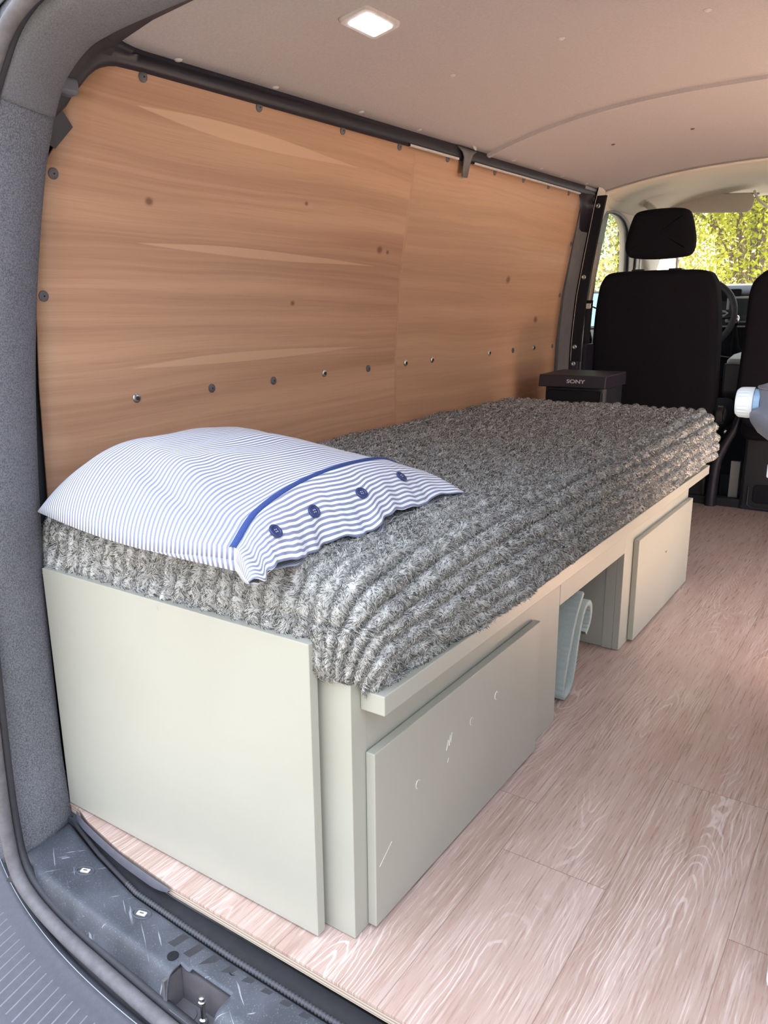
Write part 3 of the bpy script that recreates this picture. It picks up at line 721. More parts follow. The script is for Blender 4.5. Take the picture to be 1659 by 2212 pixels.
B = bil(G); N = bil(NN); N /= np.linalg.norm(N, axis=1, keepdims=True)
D = dist[I, J][:, None]; LB = GL[I, J][:, None]
def sf(q, k): return (np.sin(B@np.array([q, q*.57, q*.4])+k) + np.sin(B@np.array([-q*.45, q*.83, q*.6])*1.3+k*2.3) + np.sin(B@np.array([q*.3, -q*1.1, q])*1.9+k*1.1))/3
cs = .0052
wob_ = .004*np.stack([sf(311., k*2.1) for k in range(3)], 1)
cl_ = np.floor((B+wob_)/cs)
h2 = np.abs(np.sin(cl_@np.array([39.346, 11.135, 83.155]))*24634.6345) % 1
cc = (cl_+.5)*cs - wob_
ang = 2.6*sf(70., 0) + 2.0*sf(190., 4) + 1.2*(h2-.5)
tang = np.stack([np.cos(ang)*1.0+.15, np.sin(ang)*1.0-.35, .35*sf(120., 2)-.25], 1); tang -= N*(tang*N).sum(1, keepdims=True); tang /= np.linalg.norm(tang, axis=1, keepdims=True)+1e-9
rnd = RNG.normal(size=(NT, 3))*.20
grav = np.array([0, 0, -1.0])
dirv = N*.70 + tang*.80 + rnd + grav*.30*(1-np.abs(N[:, 2:3]))
dirv /= np.linalg.norm(dirv, axis=1, keepdims=True)
Ln = (.0062 + .0042*RNG.random((NT, 1)))*(.40+.68*LB)*np.clip(1.22-.20*D, .62, 1.0)*(.85+.3*h2[:, None])
pull = (cc - B); pull -= N*(pull*N).sum(1, keepdims=True)
tip = B + dirv*Ln + pull*.42
midp = B + (N*.8+dirv*.3)*Ln*.5 + pull*.12
side = np.cross(dirv, RNG.normal(size=(NT, 3))); side /= np.linalg.norm(side, axis=1, keepdims=True)+1e-9
wd = (.00024 + .00020*RNG.random((NT, 1)))*np.clip(D*.95, .75, 2.4)
base = B - N*.002
V5 = np.stack([base-side*wd, base+side*wd, midp-side*wd*.8, midp+side*wd*.8, tip], 1).reshape(-1, 3)
off = np.array(mat_.location); V5 = V5-off
k5 = np.arange(NT)*5
loops = np.stack([k5, k5+1, k5+3, k5+2, k5+2, k5+3, k5+4], 1).ravel().astype(np.int32)
me = bpy.data.meshes.new('pile'); me.vertices.add(NT*5); me.vertices.foreach_set('co', V5.ravel().astype(np.float32))
me.loops.add(len(loops)); me.loops.foreach_set('vertex_index', loops)
me.polygons.add(NT*2); st = np.stack([np.arange(NT)*7, np.arange(NT)*7+4], 1).ravel().astype(np.int32)
me.polygons.foreach_set('loop_start', st); me.polygons.foreach_set('loop_total', np.tile([4, 3], NT).astype(np.int32))
me.materials.append(MT['fleece']); me.update(); me.validate()
me.polygons.foreach_set('use_smooth', np.ones(NT*2, bool))
nn = np.repeat(N*1.0 + dirv*.35, 5, axis=0); nn /= np.linalg.norm(nn, axis=1, keepdims=True)
try: me.normals_split_custom_set_from_vertices(nn.astype(np.float32))
except Exception as e: print('normals', e)
po = bpy.data.objects.new('pile', me); C.objects.link(po); po.parent = throw; po['kind'] = 'stuff'; po['label'] = 'soft tufted fleece pile'
po.location = (0, 0, 0)

# ------------------------------------------------------------------ pillow
pil = thing('pillow', 'plump pillow in a blue and white striped case with a navy band', 'pillow', (-.34, .18, .565))
AT = [0, .15, .35, .6, .85, 1]
AP = [(-.125,-.07,.585), (-.148,-.0,.615), (-.162,.10,.634), (-.172,.22,.640), (-.185,.35,.630), (-.195,.43,.605)]
HT = [0, .15, .33, .52, .75, 1]
HP = [(-.082,-.10,.552), (-.080,-.02,.556), (-.085,.08,.558), (-.092,.18,.560), (-.082,.30,.562), (-.060,.44,.564)]
def _c(t, T_, P_s): return Vector([interp(t, T_, [p[k] for p in P_s]) for k in range(3)])
SA = [smooth_path(AP, 100), smooth_path(HP, 100)]
def band_pt(t): return SA[0][int(round(min(1, max(0, t))*100))].copy() if True else None
def lerp_path(P, t):
    t = min(1, max(0, t))*100; i = min(99, int(t)); return P[i].lerp(P[i+1], t-i)
SB = .82
def pil_pt(s, t, side):
    A, Hh = lerp_path(SA[0], t), lerp_path(SA[1], t)
    L = Vector((-.634-.02*t, -.022+.445*t, .552+.010*t))
    g = max(0, 1-abs(2*t-1)**2.9)**.56
    wr = mnoise.noise(Vector((s*4.5, t*3, 1.7)))*.012 + mnoise.noise(Vector((s*12, t*5, 4)))*.0045
    cr = -.012*math.exp(-((t-(.15-.20*(s-.45)))/.035)**2)*math.exp(-((s-.60)/.20)**2) + .008*math.exp(-((t-(.24-.18*(s-.45)))/.05)**2)*math.exp(-((s-.58)/.2)**2)
    if s <= SB:
        u = s/SB
        p = L.lerp(A, u); bow = .020*math.sin(PI*u)
        p.y += bow*(1 if t > .5 else -1)*abs(2*t-1)**2
        rise = min(1, u/.42); rise = (1-(1-rise)**3.2)**.5
        k = max(0, (u-.5)/.5); P1 = rise*(1-.42*k*k*(3-2*k)*1.0)
        w_ = max(0, (u-.6)/.4); w_ = w_*w_*(3-2*w_)
        zt = .556 + g*.120*P1 + w_*(A.z-.556-g*.120*.58)
        zt += (wr+cr)*g*(1-w_)*min(1, u*5)
        zb_ = .552 + .004*(1-g)
        edge = (1-g)
        p.z = zt if side > 0 else zb_
        if edge > .9: p.z = p.z
        return p
    v = (s-SB)/(1-SB)
    ga = v*(.0048*mnoise.noise(Vector((t*26, v*1.2, 0))) + .0085*mnoise.noise(Vector((t*8, v*1.2, 9))))
    p = A.lerp(Hh, v)
    p.x += v*v*(.008*math.sin(t*2*PI*1.7+1.0) + .020*mnoise.noise(Vector((t*9, 1.5, 3))) + .008*mnoise.noise(Vector((t*22, 2.5, 3)))) - (.016*v*v*mnoise.noise(Vector((t*5, 7.5, 3))) if side < 0 else 0) + v*.012*math.sin(t*PI)*(1-v)
    up = .010*v*(1+math.sin(t*2*PI*1.5+.6))/2
    if side > 0: p.z = A.z + (Hh.z-A.z)*(v*.75+.25*v*v) + ga + up + .006*math.sin(PI*v)
    else:
        zb_ = .552; zh = Hh.z - .007*math.sin(PI*t) + ga*.6 + up*.5 - .0015
        p.z = zb_ + (zh-zb_)*v*v if v < 1 else zh
        p.z = min(p.z, A.z + (Hh.z-A.z)*(v*.75+.25*v*v) + ga + up + .006*math.sin(PI*v) - .0012)
        p.x -= .004*v
    return p
ns, nt_ = 180, 150
Sx = np.linspace(0, 1, ns); Tx = np.linspace(0, 1, nt_)
def sheet(side):
    return np.array([[pil_pt(s, t, side) for t in Tx] for s in Sx])
TOP, BOT = sheet(1), sheet(-1)
# close the two long edges and the closed end
for A in (0, -1):
    m_ = (TOP[:, A]+BOT[:, A])/2; k_ = np.clip((np.linspace(0, 1, ns)-.90)/.1, 0, 1)[:, None]
    TOP[:, A] = m_*(1-0*k_); BOT[:, A] = m_
m_ = (TOP[0]+BOT[0])/2; TOP[0] = m_; BOT[0] = m_
mb = MB(); mb.grid(TOP); mb.grid(BOT)
case = P_('pillow_case', mb, MT['stripe'], pil, smooth='all', recalc=False, solid=.0012)
me = case.data; su = me.attributes.new('su', 'FLOAT', 'POINT'); sv = me.attributes.new('sv', 'FLOAT', 'POINT')
uu = np.zeros(len(me.vertices), np.float32); vv = np.zeros_like(uu)
# cloth length measured along the surface at mid width
sl_ = []
cumT = np.concatenate([np.zeros((1, nt_)), np.cumsum(np.linalg.norm(np.diff(TOP, axis=0), axis=2), axis=0)])
cumT = cumT - cumT[-1:] ; cumT = np.stack([np.interp(np.clip(Tx, .22, .80), Tx, row) for row in cumT])
ker = np.ones(25)/25; cumT = np.stack([np.convolve(np.pad(row, 12, 'edge'), ker, 'valid') for row in cumT]); cumT -= cumT.min()
for sheet_ in (0, 1):
    for i in range(ns):
        for j in range(nt_):
            wv = .0030*mnoise.noise(Vector((Tx[j]*6, Sx[i]*5, 0))) + .0010*mnoise.noise(Vector((Tx[j]*18, Sx[i]*8, 5)))
            sl_.append((cumT[i, j] + wv, Tx[j]*.53))
sl_ = np.array(sl_, np.float32); su.data.foreach_set('value', sl_[:, 0].copy()); sv.data.foreach_set('value', sl_[:, 1].copy())
def on_pillow(s, t, lift):
    a = pil_pt(s, t, 1); b = pil_pt(min(1, s+.01), t, 1); c = pil_pt(s, min(1, t+.01), 1) if t < .99 else pil_pt(s, t-.01, 1)
    n = (b-a).cross(c-a) if t < .99 else (c-a).cross(b-a)
    n.normalize();  n = n if n.z > 0 else -n
    return a+n*lift, n
mb = MB(); rows = []
for t in np.linspace(.004, .996, 150):
    s0 = SB-.02; L0, n0 = on_pillow(s0, t, .0015); L1, _ = on_pillow(s0+.010, t, .0040); L2, _ = on_pillow(s0+.020, t, .0015)
    rows.append([L0-n0*.002, L0, L1, L2, L2-n0*.002])
mb.grid(rows); P_('navy_band', mb, MT['navy'], pil, smooth='all', label='navy blue trim band')
for t, s_ in ((.19, .925), (.385, .92), (.60, .92), (.80, .915)):
    p, n = on_pillow(s_, t, .0015); M = Matrix.Translation(p) @ n.to_track_quat('Z', 'Y').to_matrix().to_4x4()
    mb = MB(); mb.lathe([(.0098, 0), (.0104, .001), (.0104, .0028), (.0094, .0036), (.0072, .0036), (.0064, .0026), (.0005, .0026)], 28, M)
    bt = P_('button', mb, MT['navyb'], pil, smooth=True, label='round navy button')
    mb = MB()
    for qx in (-1, 1):
        for qy in (-1, 1): mb.lathe([(.0008, .0026), (.0008, .0031), (.0001, .0031)], 6, M @ Matrix.Translation((qx*.0017, qy*.0017, 0)))
    P_('thread', mb, MT['cream'], bt)
# ------------------------------------------------------------------ pillar between cargo area and cab
def sweep_strip(x_off0, x_off1, y0, y1, z0, z1, dy=0, n=24):
    rows = []
    for k in range(n+1):
        z = z0+(z1-z0)*k/n; x = wallx(z); rows.append([(x+x_off0, y0+dy, z), (x+x_off1, y0+dy, z), (x+x_off1, y1+dy, z), (x+x_off0, y1+dy, z)])
    mb = MB(); mb.grid(rows, closev=True); o = len(mb.v)-4*(n+1)
    mb.f += [(o, o+1, o+2, o+3), (o+4*n+3, o+4*n+2, o+4*n+1, o+4*n)]; mb.mi += [0, 0]; return mb
S_('trim_11', sweep_strip(-.03, .004, 2.515, 2.6445, -.02, 1.37), MT['railgrey'], smooth=True)
mb = MB(); mb.grid([[(wallx(1.30)-.002, 2.45, 1.342), (-.648, 2.50, 1.340), (-.646, 2.60, 1.345)], [(wallx(1.30)-.002, 2.49, 1.30), (-.655, 2.55, 1.29), (-.650, 2.62, 1.29)], [(wallx(1.2), 2.515, 1.22), (wallx(1.2)+.006, 2.57, 1.2), (wallx(1.2)+.006, 2.64, 1.2)]]); S_('trim_12', mb, MT['rail'], smooth=True, solid=.006)
mb = sweep_strip(.0, .052, 2.645, 2.662, .66, 1.345)
ps = thing('pillar_strip', 'black metal fixing strip screwed down the pillar between the plywood and the cab', 'fixing strip', (-.69, 2.65, 1.0))
P_('strip', mb, MT['blackm'], ps)
mb = sweep_strip(.006, .046, 2.640, 2.668, .60, .665); P_('foot', mb, MT['rail'], ps, bevel=.003)
for z in (1.305, 1.02, .725, .652):
    x = wallx(z)+.027; M = Matrix.Translation((x, 2.6445, z)) @ Matrix.Rotation(PI/2, 4, 'X')
    if z < .7: M = Matrix.Translation((x, 2.6395, z)) @ Matrix.Rotation(PI/2, 4, 'X')
    mb = MB(); mb.lathe([(.0095, 0), (.0095, .002), (.006, .0035), (.0035, .0015), (.0004, .0015)], 18, M); P_('screw', mb, MT['steel'], ps, smooth=True)
S_('trim_13', sweep_strip(-.01, .030, 2.645, 2.70, -.02, .60), MT['black'], smooth=True)

# ------------------------------------------------------------------ cab shell
def cabx(y, z): return wallx(z) - .030*min(1, max(0, (y-2.66)/.25)) + .012
def ringwall(name, outer, inner, mat, mir=False, solid=.02, n=64):
    def resample(poly):
        pts = [Vector(p) for p in poly]; L = [0]
        for i in range(len(pts)): L.append(L[-1] + (pts[(i+1) % len(pts)]-pts[i]).length)
        out = []
        for k in range(n):
            t = k/n*L[-1]; i = max(j for j in range(len(pts)) if L[j] <= t+1e-9)
            out.append(pts[i].lerp(pts[(i+1) % len(pts)], (t-L[i])/max(1e-9, L[i+1]-L[i])))
        return out
    cen = sum((Vector(p) for p in inner), Vector((0, 0)))/len(inner)
    inn = resample(inner)
    outp = []
    for p in inn:   # shoot each inner point out to the outer polygon
        d = (p-cen).normalized(); best = 1e9
        for i in range(len(outer)):
            a, b = Vector(outer[i]), Vector(outer[(i+1) % len(outer)]); e = b-a
            det = d.x*e.y - d.y*e.x
            if abs(det) < 1e-9: continue
            t = ((a.x-cen.x)*e.y-(a.y-cen.y)*e.x)/det; s_ = ((a.x-cen.x)*d.y-(a.y-cen.y)*d.x)/det
            if t > 0 and -1e-6 <= s_ <= 1+1e-6: best = min(best, t)
        outp.append(cen+d*best)
    def W(p): x = cabx(p.x, p.y); return (mirx(x) if mir else x, p.x, p.y)
    mb = MB(); rows = []
    for k in range(7):
        t = k/6; rows.append([W(a.lerp(b, t)) for a, b in zip(inn, outp)])
    def W2(p, dx): x = cabx(p.x, p.y)-dx; return (mirx(x) if mir else x, p.x, p.y)
    rows.insert(0, [W2(a, .05) for a in inn])
    mb.grid(rows, closev=True); return S_(name, mb, MT[mat], smooth='all'), inn
win = [(y, z) for y, z in [(2.84,.795),(2.83,.86),(2.82,1.0),(2.815,1.15),(2.82,1.26),(2.86,1.305),(2.98,1.322),(3.08,1.318),(3.17,1.300),(3.24,1.265),(3.30,1.20),(3.35,1.12),(3.40,1.02),(3.43,.93),(3.43,.80)]]
tri = [(3.52,.93),(3.52,1.13),(3.56,1.16),(3.66,1.10),(3.86,.95),(3.85,.92)]
for mir, s_ in ((0, ''), (1, '.001')):
    _, inn = ringwall('wall_cab'+s_, [(2.64,-.03),(2.64,1.44),(3.47,1.44),(3.47,-.03)], win, 'beige', mir)
    ringwall('trim_14'+s_, [(3.47,.80),(3.47,1.44),(3.80,1.44),(4.45,.99),(4.45,.80)], tri, 'beige', mir, n=40)
    mx = (lambda x: mirx(x)) if mir else (lambda x: x)
    mb = MB(); path = [(mx(cabx(p.x, p.y)-.012), p.x, p.y) for p in inn]+[(mx(cabx(inn[0].x, inn[0].y)-.012), inn[0].x, inn[0].y)]
    mb.tube(path, .013, 8, cap=False); S_('trim_15'+s_, mb, MT['black'], smooth='all')
    mb = MB(); mb.add([(mx(cabx(p.x, p.y)-.035), p.x, p.y) for p in inn], [tuple(range(len(inn)))]); S_('window_1'+s_, mb, MT['glass'])
    tri3 = [Vector(p) for p in tri]; mb = MB(); mb.add([(mx(cabx(p.x, p.y)-.03), p.x, p.y) for p in tri3], [tuple(range(len(tri)))]); S_('window_2'+s_, mb, MT['glass'])
    # door lining below the window and dark lower pillar
    mb = MB(); mb.grid([[(mx(cabx(y, z)+d), y, z) for z, d in ((.795,-.02),(.785,.02),(.75,.03),(.72,.028),(.70,.012),(.5,.01),(-.03,.01))] for y in np.linspace(2.90, 3.9, 12)])
    S_('door_1'+s_, mb, MT['lightgrey'], smooth='all')
    mb = sweep_strip(.045, .062, 2.70, 2.90, -.02, .735) if not mir else None
    if mb: S_('trim_16', mb, MT['rail'], smooth=True)
    mb = MB(); mb.tube([(mx(cabx(3.45, z)-.01), 3.455+.0*z, z) for z in np.linspace(.80, 1.10, 8)] + [(mx(cabx(3.4, z)-.01), 3.455-.45*(z-1.10), z) for z in np.linspace(1.12, 1.26, 8)], .020, 8)
    S_('trim_17'+s_, mb, MT['black'], smooth='all')
# cab headliner and windscreen
mb = MB(); rows = []
for y in np.linspace(2.765, 3.84, 24):
    rows.append([(x, y, min(ceilz(x, y)-.012, ceilz(x, y)-.012) - .035*max(0, (abs(x-XC)-.55)/.26)**2*min(1, (y-2.76)/.12) - .03*max(0, (y-3.55)/.3)**2) for x in np.linspace(-.70, .94, 50)])
mb.grid(rows); S_('ceiling.003', mb, MT['beige'], smooth='all', solid=.01)
# coving that rolls from the headliner over the side window
mb = MB(); rows = []
for y in np.linspace(2.765, 3.75, 24):
    e = min(1, (y-2.76)/.1)
    rows.append([(-.62, y, ceilz(-.62, y)-.02), (-.645-.0*e, y, 1.375-.012*e), (-.665, y, 1.355-.02*e), (-.682-.005*e, y, 1.335-.012*e), (-.70-.012*e, y, 1.315)])
mb.grid(rows); S_('trim_18', mb, MT['beige'], smooth='all', solid=.006)
mb = MB(); mb.tube(smooth_path([(-.645,2.77,1.368),(-.668,2.80,1.345),(-.690,2.81,1.30),(-.712,2.81,1.22),(-.735,2.81,1.10),(-.752,2.81,.98),(-.76,2.81,.86)], 30), [.010+.008*math.sin(PI*k/30) for k in range(31)], 10); S_('trim_19', mb, MT['beige'], smooth='all')
mb = MB(); mb.grid([[(-.83, 3.80, 1.425), (XC, 3.86, 1.455), (1.07, 3.80, 1.425)], [(-.90, 4.48, .97), (XC, 4.62, .97), (1.14, 4.48, .97)]]); S_('window_3', mb, MT['glass'], smooth='all')
mb = MB(); mb.tube([(-.80, 3.76, 1.43), (-.86, 4.1, 1.20), (-.90, 4.46, .97)], .045, 10); S_('trim_20', mb, MT['beige'], smooth='all')
mb = MB(); mb.tube([(1.04, 3.76, 1.43), (1.10, 4.1, 1.20), (1.14, 4.46, .97)], .045, 10); S_('trim_20.001', mb, MT['beige'], smooth='all')
mb = MB(); mb.box(-.86, 1.12, 4.02, 4.05, -.06, .75); S_('wall_front', mb, MT['blackm'])
mb = MB(); mb.box(-.82, 1.06, 3.03, 4.5, -.06, -.04); S_('floor.001', mb, MT['blackm'])
mb = MB(); mb.box(-.735, .975, 3.031, 3.075, -.02, .038); t = P_('floor_end_strip', mb, MT['black'], bevel=.004); tag(t, 'long black plastic edge strip across the far end of the laminate floor', 'floor strip')

def visor(cx, half, nm, lab_):
    o = thing('sun_visor', lab_, 'sun visor', (cx, 3.66, 1.40))
    poly = rrect(-half, half, -.098, 0.0, .036, 6); mb = MB()
    T = Matrix.Translation((cx, 3.66, 1.425)) @ Matrix.Rotation(math.radians(70), 4, 'X') @ Matrix.Rotation(0, 4, 'Z')
    T = Matrix.Translation((cx, 3.71, 1.470-.03*abs(cx-XC))) @ Matrix.Rotation(math.radians(.0), 4, 'X') @ Matrix.Rotation(math.radians(66), 4, 'X') @ Matrix.Rotation(math.radians(-2.5 if cx > 0 else -4.0), 4, 'Z')
    mb.prism([(a, b) for a, b in poly], 'z', -.009, .009); mb.v = [tuple(T @ Vector(v)) for v in mb.v]
    P_('pad', mb, MT['visor'], o, bevel=.006, seg=3, smooth=True)
    mb = MB(); mb.tube([tuple(T @ Vector((-half-.015, .0, 0))), tuple(T @ Vector((half+.015, .0, 0)))], .005, 8); P_('hinge_rod', mb, MT['lightgrey'], o, smooth=True)
visor(-.475, .262, 'l', 'beige sun visor folded up above the windscreen, over the driver seat')
visor(.22, .30, 'r', 'beige sun visor cut by the right edge of the photo, over the bench seat')
mb = MB(); mb.tube(smooth_path([(-.205,3.60,1.435),(-.19,3.64,1.40),(-.165,3.70,1.375),(-.15,3.76,1.37)], 16), .006, 8); S_('trim_21', mb, MT['beige'], smooth='all')
# visor pivot recess (dark dish)
mb = MB(); M = Matrix.Translation((-.615, 3.25, 1.372)) @ Matrix.Rotation(math.radians(24), 4, 'Y') @ Matrix.Rotation(math.radians(-14), 4, 'X')
pts = [(.0,.06,0),(.045,.045,0),(.055,0,0),(.03,-.06,0),(-.03,-.075,0),(-.05,-.02,0)]
rr_ = smooth_path(pts+[pts[0]], 30)[:-1]
mb.grid([[M @ Vector((p.x*s, p.y*s, h)) for p in rr_] for s, h in ((1.08, -.002), (1.0, -.007), (.9, -.004), (.7, .004), (.35, .010), (.02, .012))], closev=True)
S_('trim_22', mb, MT['visor'], smooth='all')

# dashboard
dash = thing('dashboard', 'black dashboard under the windscreen beyond the seats', 'dashboard', (.1, 3.95, .8))
mb = MB(); poly = [(3.74,.52),(3.70,.70),(3.71,.86),(3.74,.955),(3.80,1.000),(3.90,1.014),(4.1,1.008),(4.5,.975),(4.5,.40),(3.9,.40)]
mb.prism(poly, 'x', -.83, 1.07); P_('dash_body', mb, MT['black'], dash, bevel=.012, seg=3, smooth=True)
mb = MB(); mb.box(-.300, -.10, 3.692, 3.712, .815, .945); P_('screen_surround', mb, MT['lightgrey'], dash, bevel=.008)
mb = MB(); mb.box(-.285, -.115, 3.688, 3.693, .825, .935); P_('screen', mb, MT['screen'], dash, bevel=.003)
mb = MB(); mb.box(-.36, -.02, 3.66, 3.72, .792, .800); P_('chrome_shelf', mb, MT['lightgrey'], dash, bevel=.003)
mb = MB(); mb.box(-.34, -.04, 3.685, 3.71, .64, .77); P_('vent_panel', mb, MT['blackm'], dash, bevel=.01)
mb = MB(); mb.tube([(-.34,3.684,.77),(-.34,3.684,.66),(-.30,3.684,.645),(-.04,3.684,.615)], .003, 6); P_('panel_edge', mb, MT['lightgrey'], dash, smooth=True)
mb = MB(); mb.box(-.60, -.24, 3.73, 3.75, .86, .985); P_('instrument_hood', mb, MT['blackm'], dash, bevel=.02)
gk = thing('gear_lever', 'chrome topped gear lever beside the steering wheel', 'gear lever', (-.222, 3.53, .60))
mb = MB(); mb.lathe([(.003,.80),(.013,.806),(.019,.82),(.020,.835),(.014,.85),(.002,.856)], 20, Matrix.Translation((-.222,3.56,0))); P_('knob', mb, MT['chrome'], gk, smooth='all')
mb = MB(); mb.tube([(-.222,3.56,.80),(-.222,3.60,.70),(-.222,3.69,.64)], [.008,.02,.035], 12); P_('gaiter', mb, MT['blackm'], gk, smooth=True)

# steering wheel
sw = thing('steering_wheel', 'black steering wheel with light spoke trim, half hidden behind the driver seat', 'steering wheel', (-.415, 3.50, .855))
T = Matrix.Translation((-.415, 3.50, .850)) @ Matrix.Rotation(math.radians(66), 4, 'X')
mb = MB(); pts = [T @ Vector((.193*math.cos(a), .193*math.sin(a), 0)) for a in np.linspace(0, 2*PI, 73)]; mb.tube(pts, .0155, 12, cap=False); P_('rim', mb, MT['rubberd'], sw, smooth='all')
mb = MB(); mb.lathe([(.06,-.03),(.075,-.01),(.07,.012),(.045,.022),(.001,.024)], 28, T); P_('hub', mb, MT['black'], sw, smooth=True)
for a in (0.05, PI-.05, -PI/2):
    mb = MB(); d = Vector((math.cos(a), math.sin(a), 0)); s = Vector((-d.y, d.x, 0))
    q = [d*.06+s*.034, d*.185+s*.020, d*.185-s*.020, d*.06-s*.034]
    mb.add([T @ (p+Vector((0,0,-.006))) for p in q]+[T @ (p+Vector((0,0,.010))) for p in q], [(0,1,2,3),(7,6,5,4),(0,4,5,1),(1,5,6,2),(2,6,7,3),(3,7,4,0)])
    sp = P_('spoke', mb, MT['black'], sw, bevel=.004)
    if a != -PI/2:
        mb = MB(); q = [d*.055+s*.018, d*.150+s*.010, d*.166, d*.150-s*.012, d*.055-s*.020]; mb.tube([T @ (p+Vector((0,0,.013))) for p in q], .0055, 6); P_('trim_bezel', mb, MT['lightgrey'], sp, smooth=True, label='light grey spoke bezel')
M2 = T; mb = MB()
pts = [M2 @ Vector((.022*math.cos(a), .022*math.sin(a), .024)) for a in np.linspace(0, 2*PI, 25)]; mb.tube(pts, .002, 6, cap=False)
mb.tube([M2 @ Vector(p) for p in ((-.010,.016,.025),(-.001,.002,.025),(.0,.002,.025),(.010,.016,.025))], .0016, 5); mb.tube([M2 @ Vector(p) for p in ((-.017,.010,.025),(-.008,-.016,.025),(0,-.001,.025),(.008,-.016,.025),(.017,.010,.025))], .0016, 5)
P_('emblem', mb, MT['chrome'], sw, smooth=True)

# ------------------------------------------------------------------ seats
def cushion(outline, y0, y1, rnd, lean=0, zb=0, n=7):
    """outline: list of (x, z); pillow-edged slab between y0 and y1"""
    cx = sum(p[0] for p in outline)/len(outline); cz = sum(p[1] for p in outline)/len(outline)
    P = [Vector(p) for p in outline]; N = []
    for i in range(len(P)):
        t = (P[(i+1) % len(P)]-P[i-1]).normalized(); nn_ = Vector((t.y, -t.x))
        if nn_.dot(P[i]-Vector((cx, cz))) < 0: nn_ = -nn_
        N.append(nn_)
    rows = []
    for k in range(n+1):
        a = PI/2*k/n; ins = rnd*(1-math.sin(a)); y = y0 + rnd*(1-math.cos(a)); rows.append((ins, y))
    rows2 = rows + [(i, y0+y1-y) for i, y in reversed(rows)]
    mb = MB(); G_ = []
    for ins, y in rows2: G_.append([(p.x-q.x*ins, y+lean*(p.y-q.y*ins-zb), p.y-q.y*ins) for p, q in zip(P, N)])
    mb.grid(G_, closev=True); m = len(P)
    for row0, ins_ in ((0, rows2[0]), ((len(rows2)-1)*m, rows2[-1])):
        prev = list(range(row0, row0+m))
        for s_ in (.9, .75, .6, .45, .3, .15):
            o = len(mb.v); mb.add([(cx+(p.x-q.x*ins_[0]-cx)*s_, ins_[1]+lean*(cz+(p.y-q.y*ins_[0]-cz)*s_-zb), cz+(p.y-q.y*ins_[0]-cz)*s_) for p, q in zip(P, N)], [])
            cur = list(range(o, o+m))
            for i in range(m): mb.f.append((prev[i], prev[(i+1) % m], cur[(i+1) % m], cur[i])); mb.mi.append(0)
            prev = cur
        mb.f.append(tuple(prev)); mb.mi.append(0)
    return mb
def smooth_loop(pts, n=64):
    m = len(pts); out = []
    for k in range(n):
        t = k/n*m; i = int(t); t -= i; a, b_, c_, d_ = [Vector(pts[(i+q) % m]) for q in (-1, 0, 1, 2)]
        out.append(tuple(.5*((2*b_)+(c_-a)*t+(2*a-5*b_+4*c_-d_)*t*t+(3*b_-a-3*c_+d_)*t**3)))
    return out
def seat(nm, lab_, cx, w0, w1, zb=.39, zt=1.045):
    s = thing(nm, lab_, 'car seat', (cx, 3.05, 0))
    o = smooth_loop([(cx-w0*.72, zb-.005), (cx, zb-.01), (cx+w0*.72, zb-.005), (cx+w0*.93, zb+.035), (cx+w0, zb+.12), (cx+w0*.995, zb+.25), (cx+w0*.975, zt-.22), (cx+w1, zt-.09), (cx+w1*.93, zt-.035), (cx+w1*.78, zt-.006), (cx+w1*.3, zt), (cx-w1*.3, zt), (cx-w1*.78, zt-.006), (cx-w1*.93, zt-.035), (cx-w1, zt-.09), (cx-w0*.975, zt-.22), (cx-w0*.995, zb+.25), (cx-w0, zb+.12), (cx-w0*.93, zb+.035)], 96)
    P_('backrest', cushion(o, 2.80, 2.93, .032, -.06, zb), MT['seat'], s, smooth='all')
    mb = MB(); mb.prism(rrect(cx-w0+.01, cx+w0-.01, 2.90, 3.42, .06), 'z', .33, .46); P_('seat_cushion', mb, MT['seat'], s, bevel=.03, seg=4, smooth=True)
    return s
ds = seat('driver_seat', 'black fabric driver seat seen from behind with its headrest up', -.415, .272, .250)
o = smooth_loop([(-.555,1.112),(-.52,1.098),(-.42,1.092),(-.32,1.098),(-.287,1.112),(-.277,1.15),(-.283,1.20),(-.300,1.262),(-.318,1.286),(-.36,1.295),(-.42,1.297),(-.49,1.294),(-.528,1.284),(-.545,1.255),(-.560,1.20),(-.568,1.15)], 72)
P_('headrest', cushion(o, 2.79, 2.88, .035), MT['seat'], ds, smooth='all')
for x in (-.502, -.345):
    mb = MB(); mb.tube([(x, 2.83, 1.02), (x, 2.835, 1.13)], .0055, 10); P_('headrest_post', mb, MT['steel'], ds, smooth=True)
    mb = MB(); mb.prism(rrect(x-.028, x+.028, 2.80, 2.87, .012), 'z', 1.035, 1.052); P_('post_collar', mb, MT['black'], ds, bevel=.004)
mb = MB(); mb.box(-.66, -.19, 3.05, 3.40, -.04, .33); P_('seat_box', mb, MT['black'], ds, bevel=.012)
mb = MB(); mb.tube([(-.140,2.90,.435),(-.112,2.90,.435)], .040, 20); mb.tube([(-.113,2.90,.435),(-.106,2.90,.435)], .026, 14); P_('recline_knob', mb, MT['black'], ds, bevel=.003, smooth=True)
mb = MB(); mb.tube([(-.115,2.96,.355),(-.108,2.96,.352)], .008, 10); P_('side_bolt', mb, MT['chrome'], ds, smooth=True)
mb = MB(); mb.prism([(2.93,.588),(2.95,.672),(3.06,.688),(3.30,.692),(3.33,.67),(3.31,.63),(3.06,.60),(3.0,.545),(2.95,.545)], 'x', -.132, -.066); P_('armrest', mb, MT['lightgrey'], ds, bevel=.012, seg=3, smooth=True, label='grey padded armrest')
mb = MB(); mb.prism([(2.925,.53),(2.925,.655),(2.985,.655),(2.985,.53),(2.96,.50)], 'x', -.137, -.061); P_('armrest_hinge', mb, MT['black'], ds, bevel=.008)
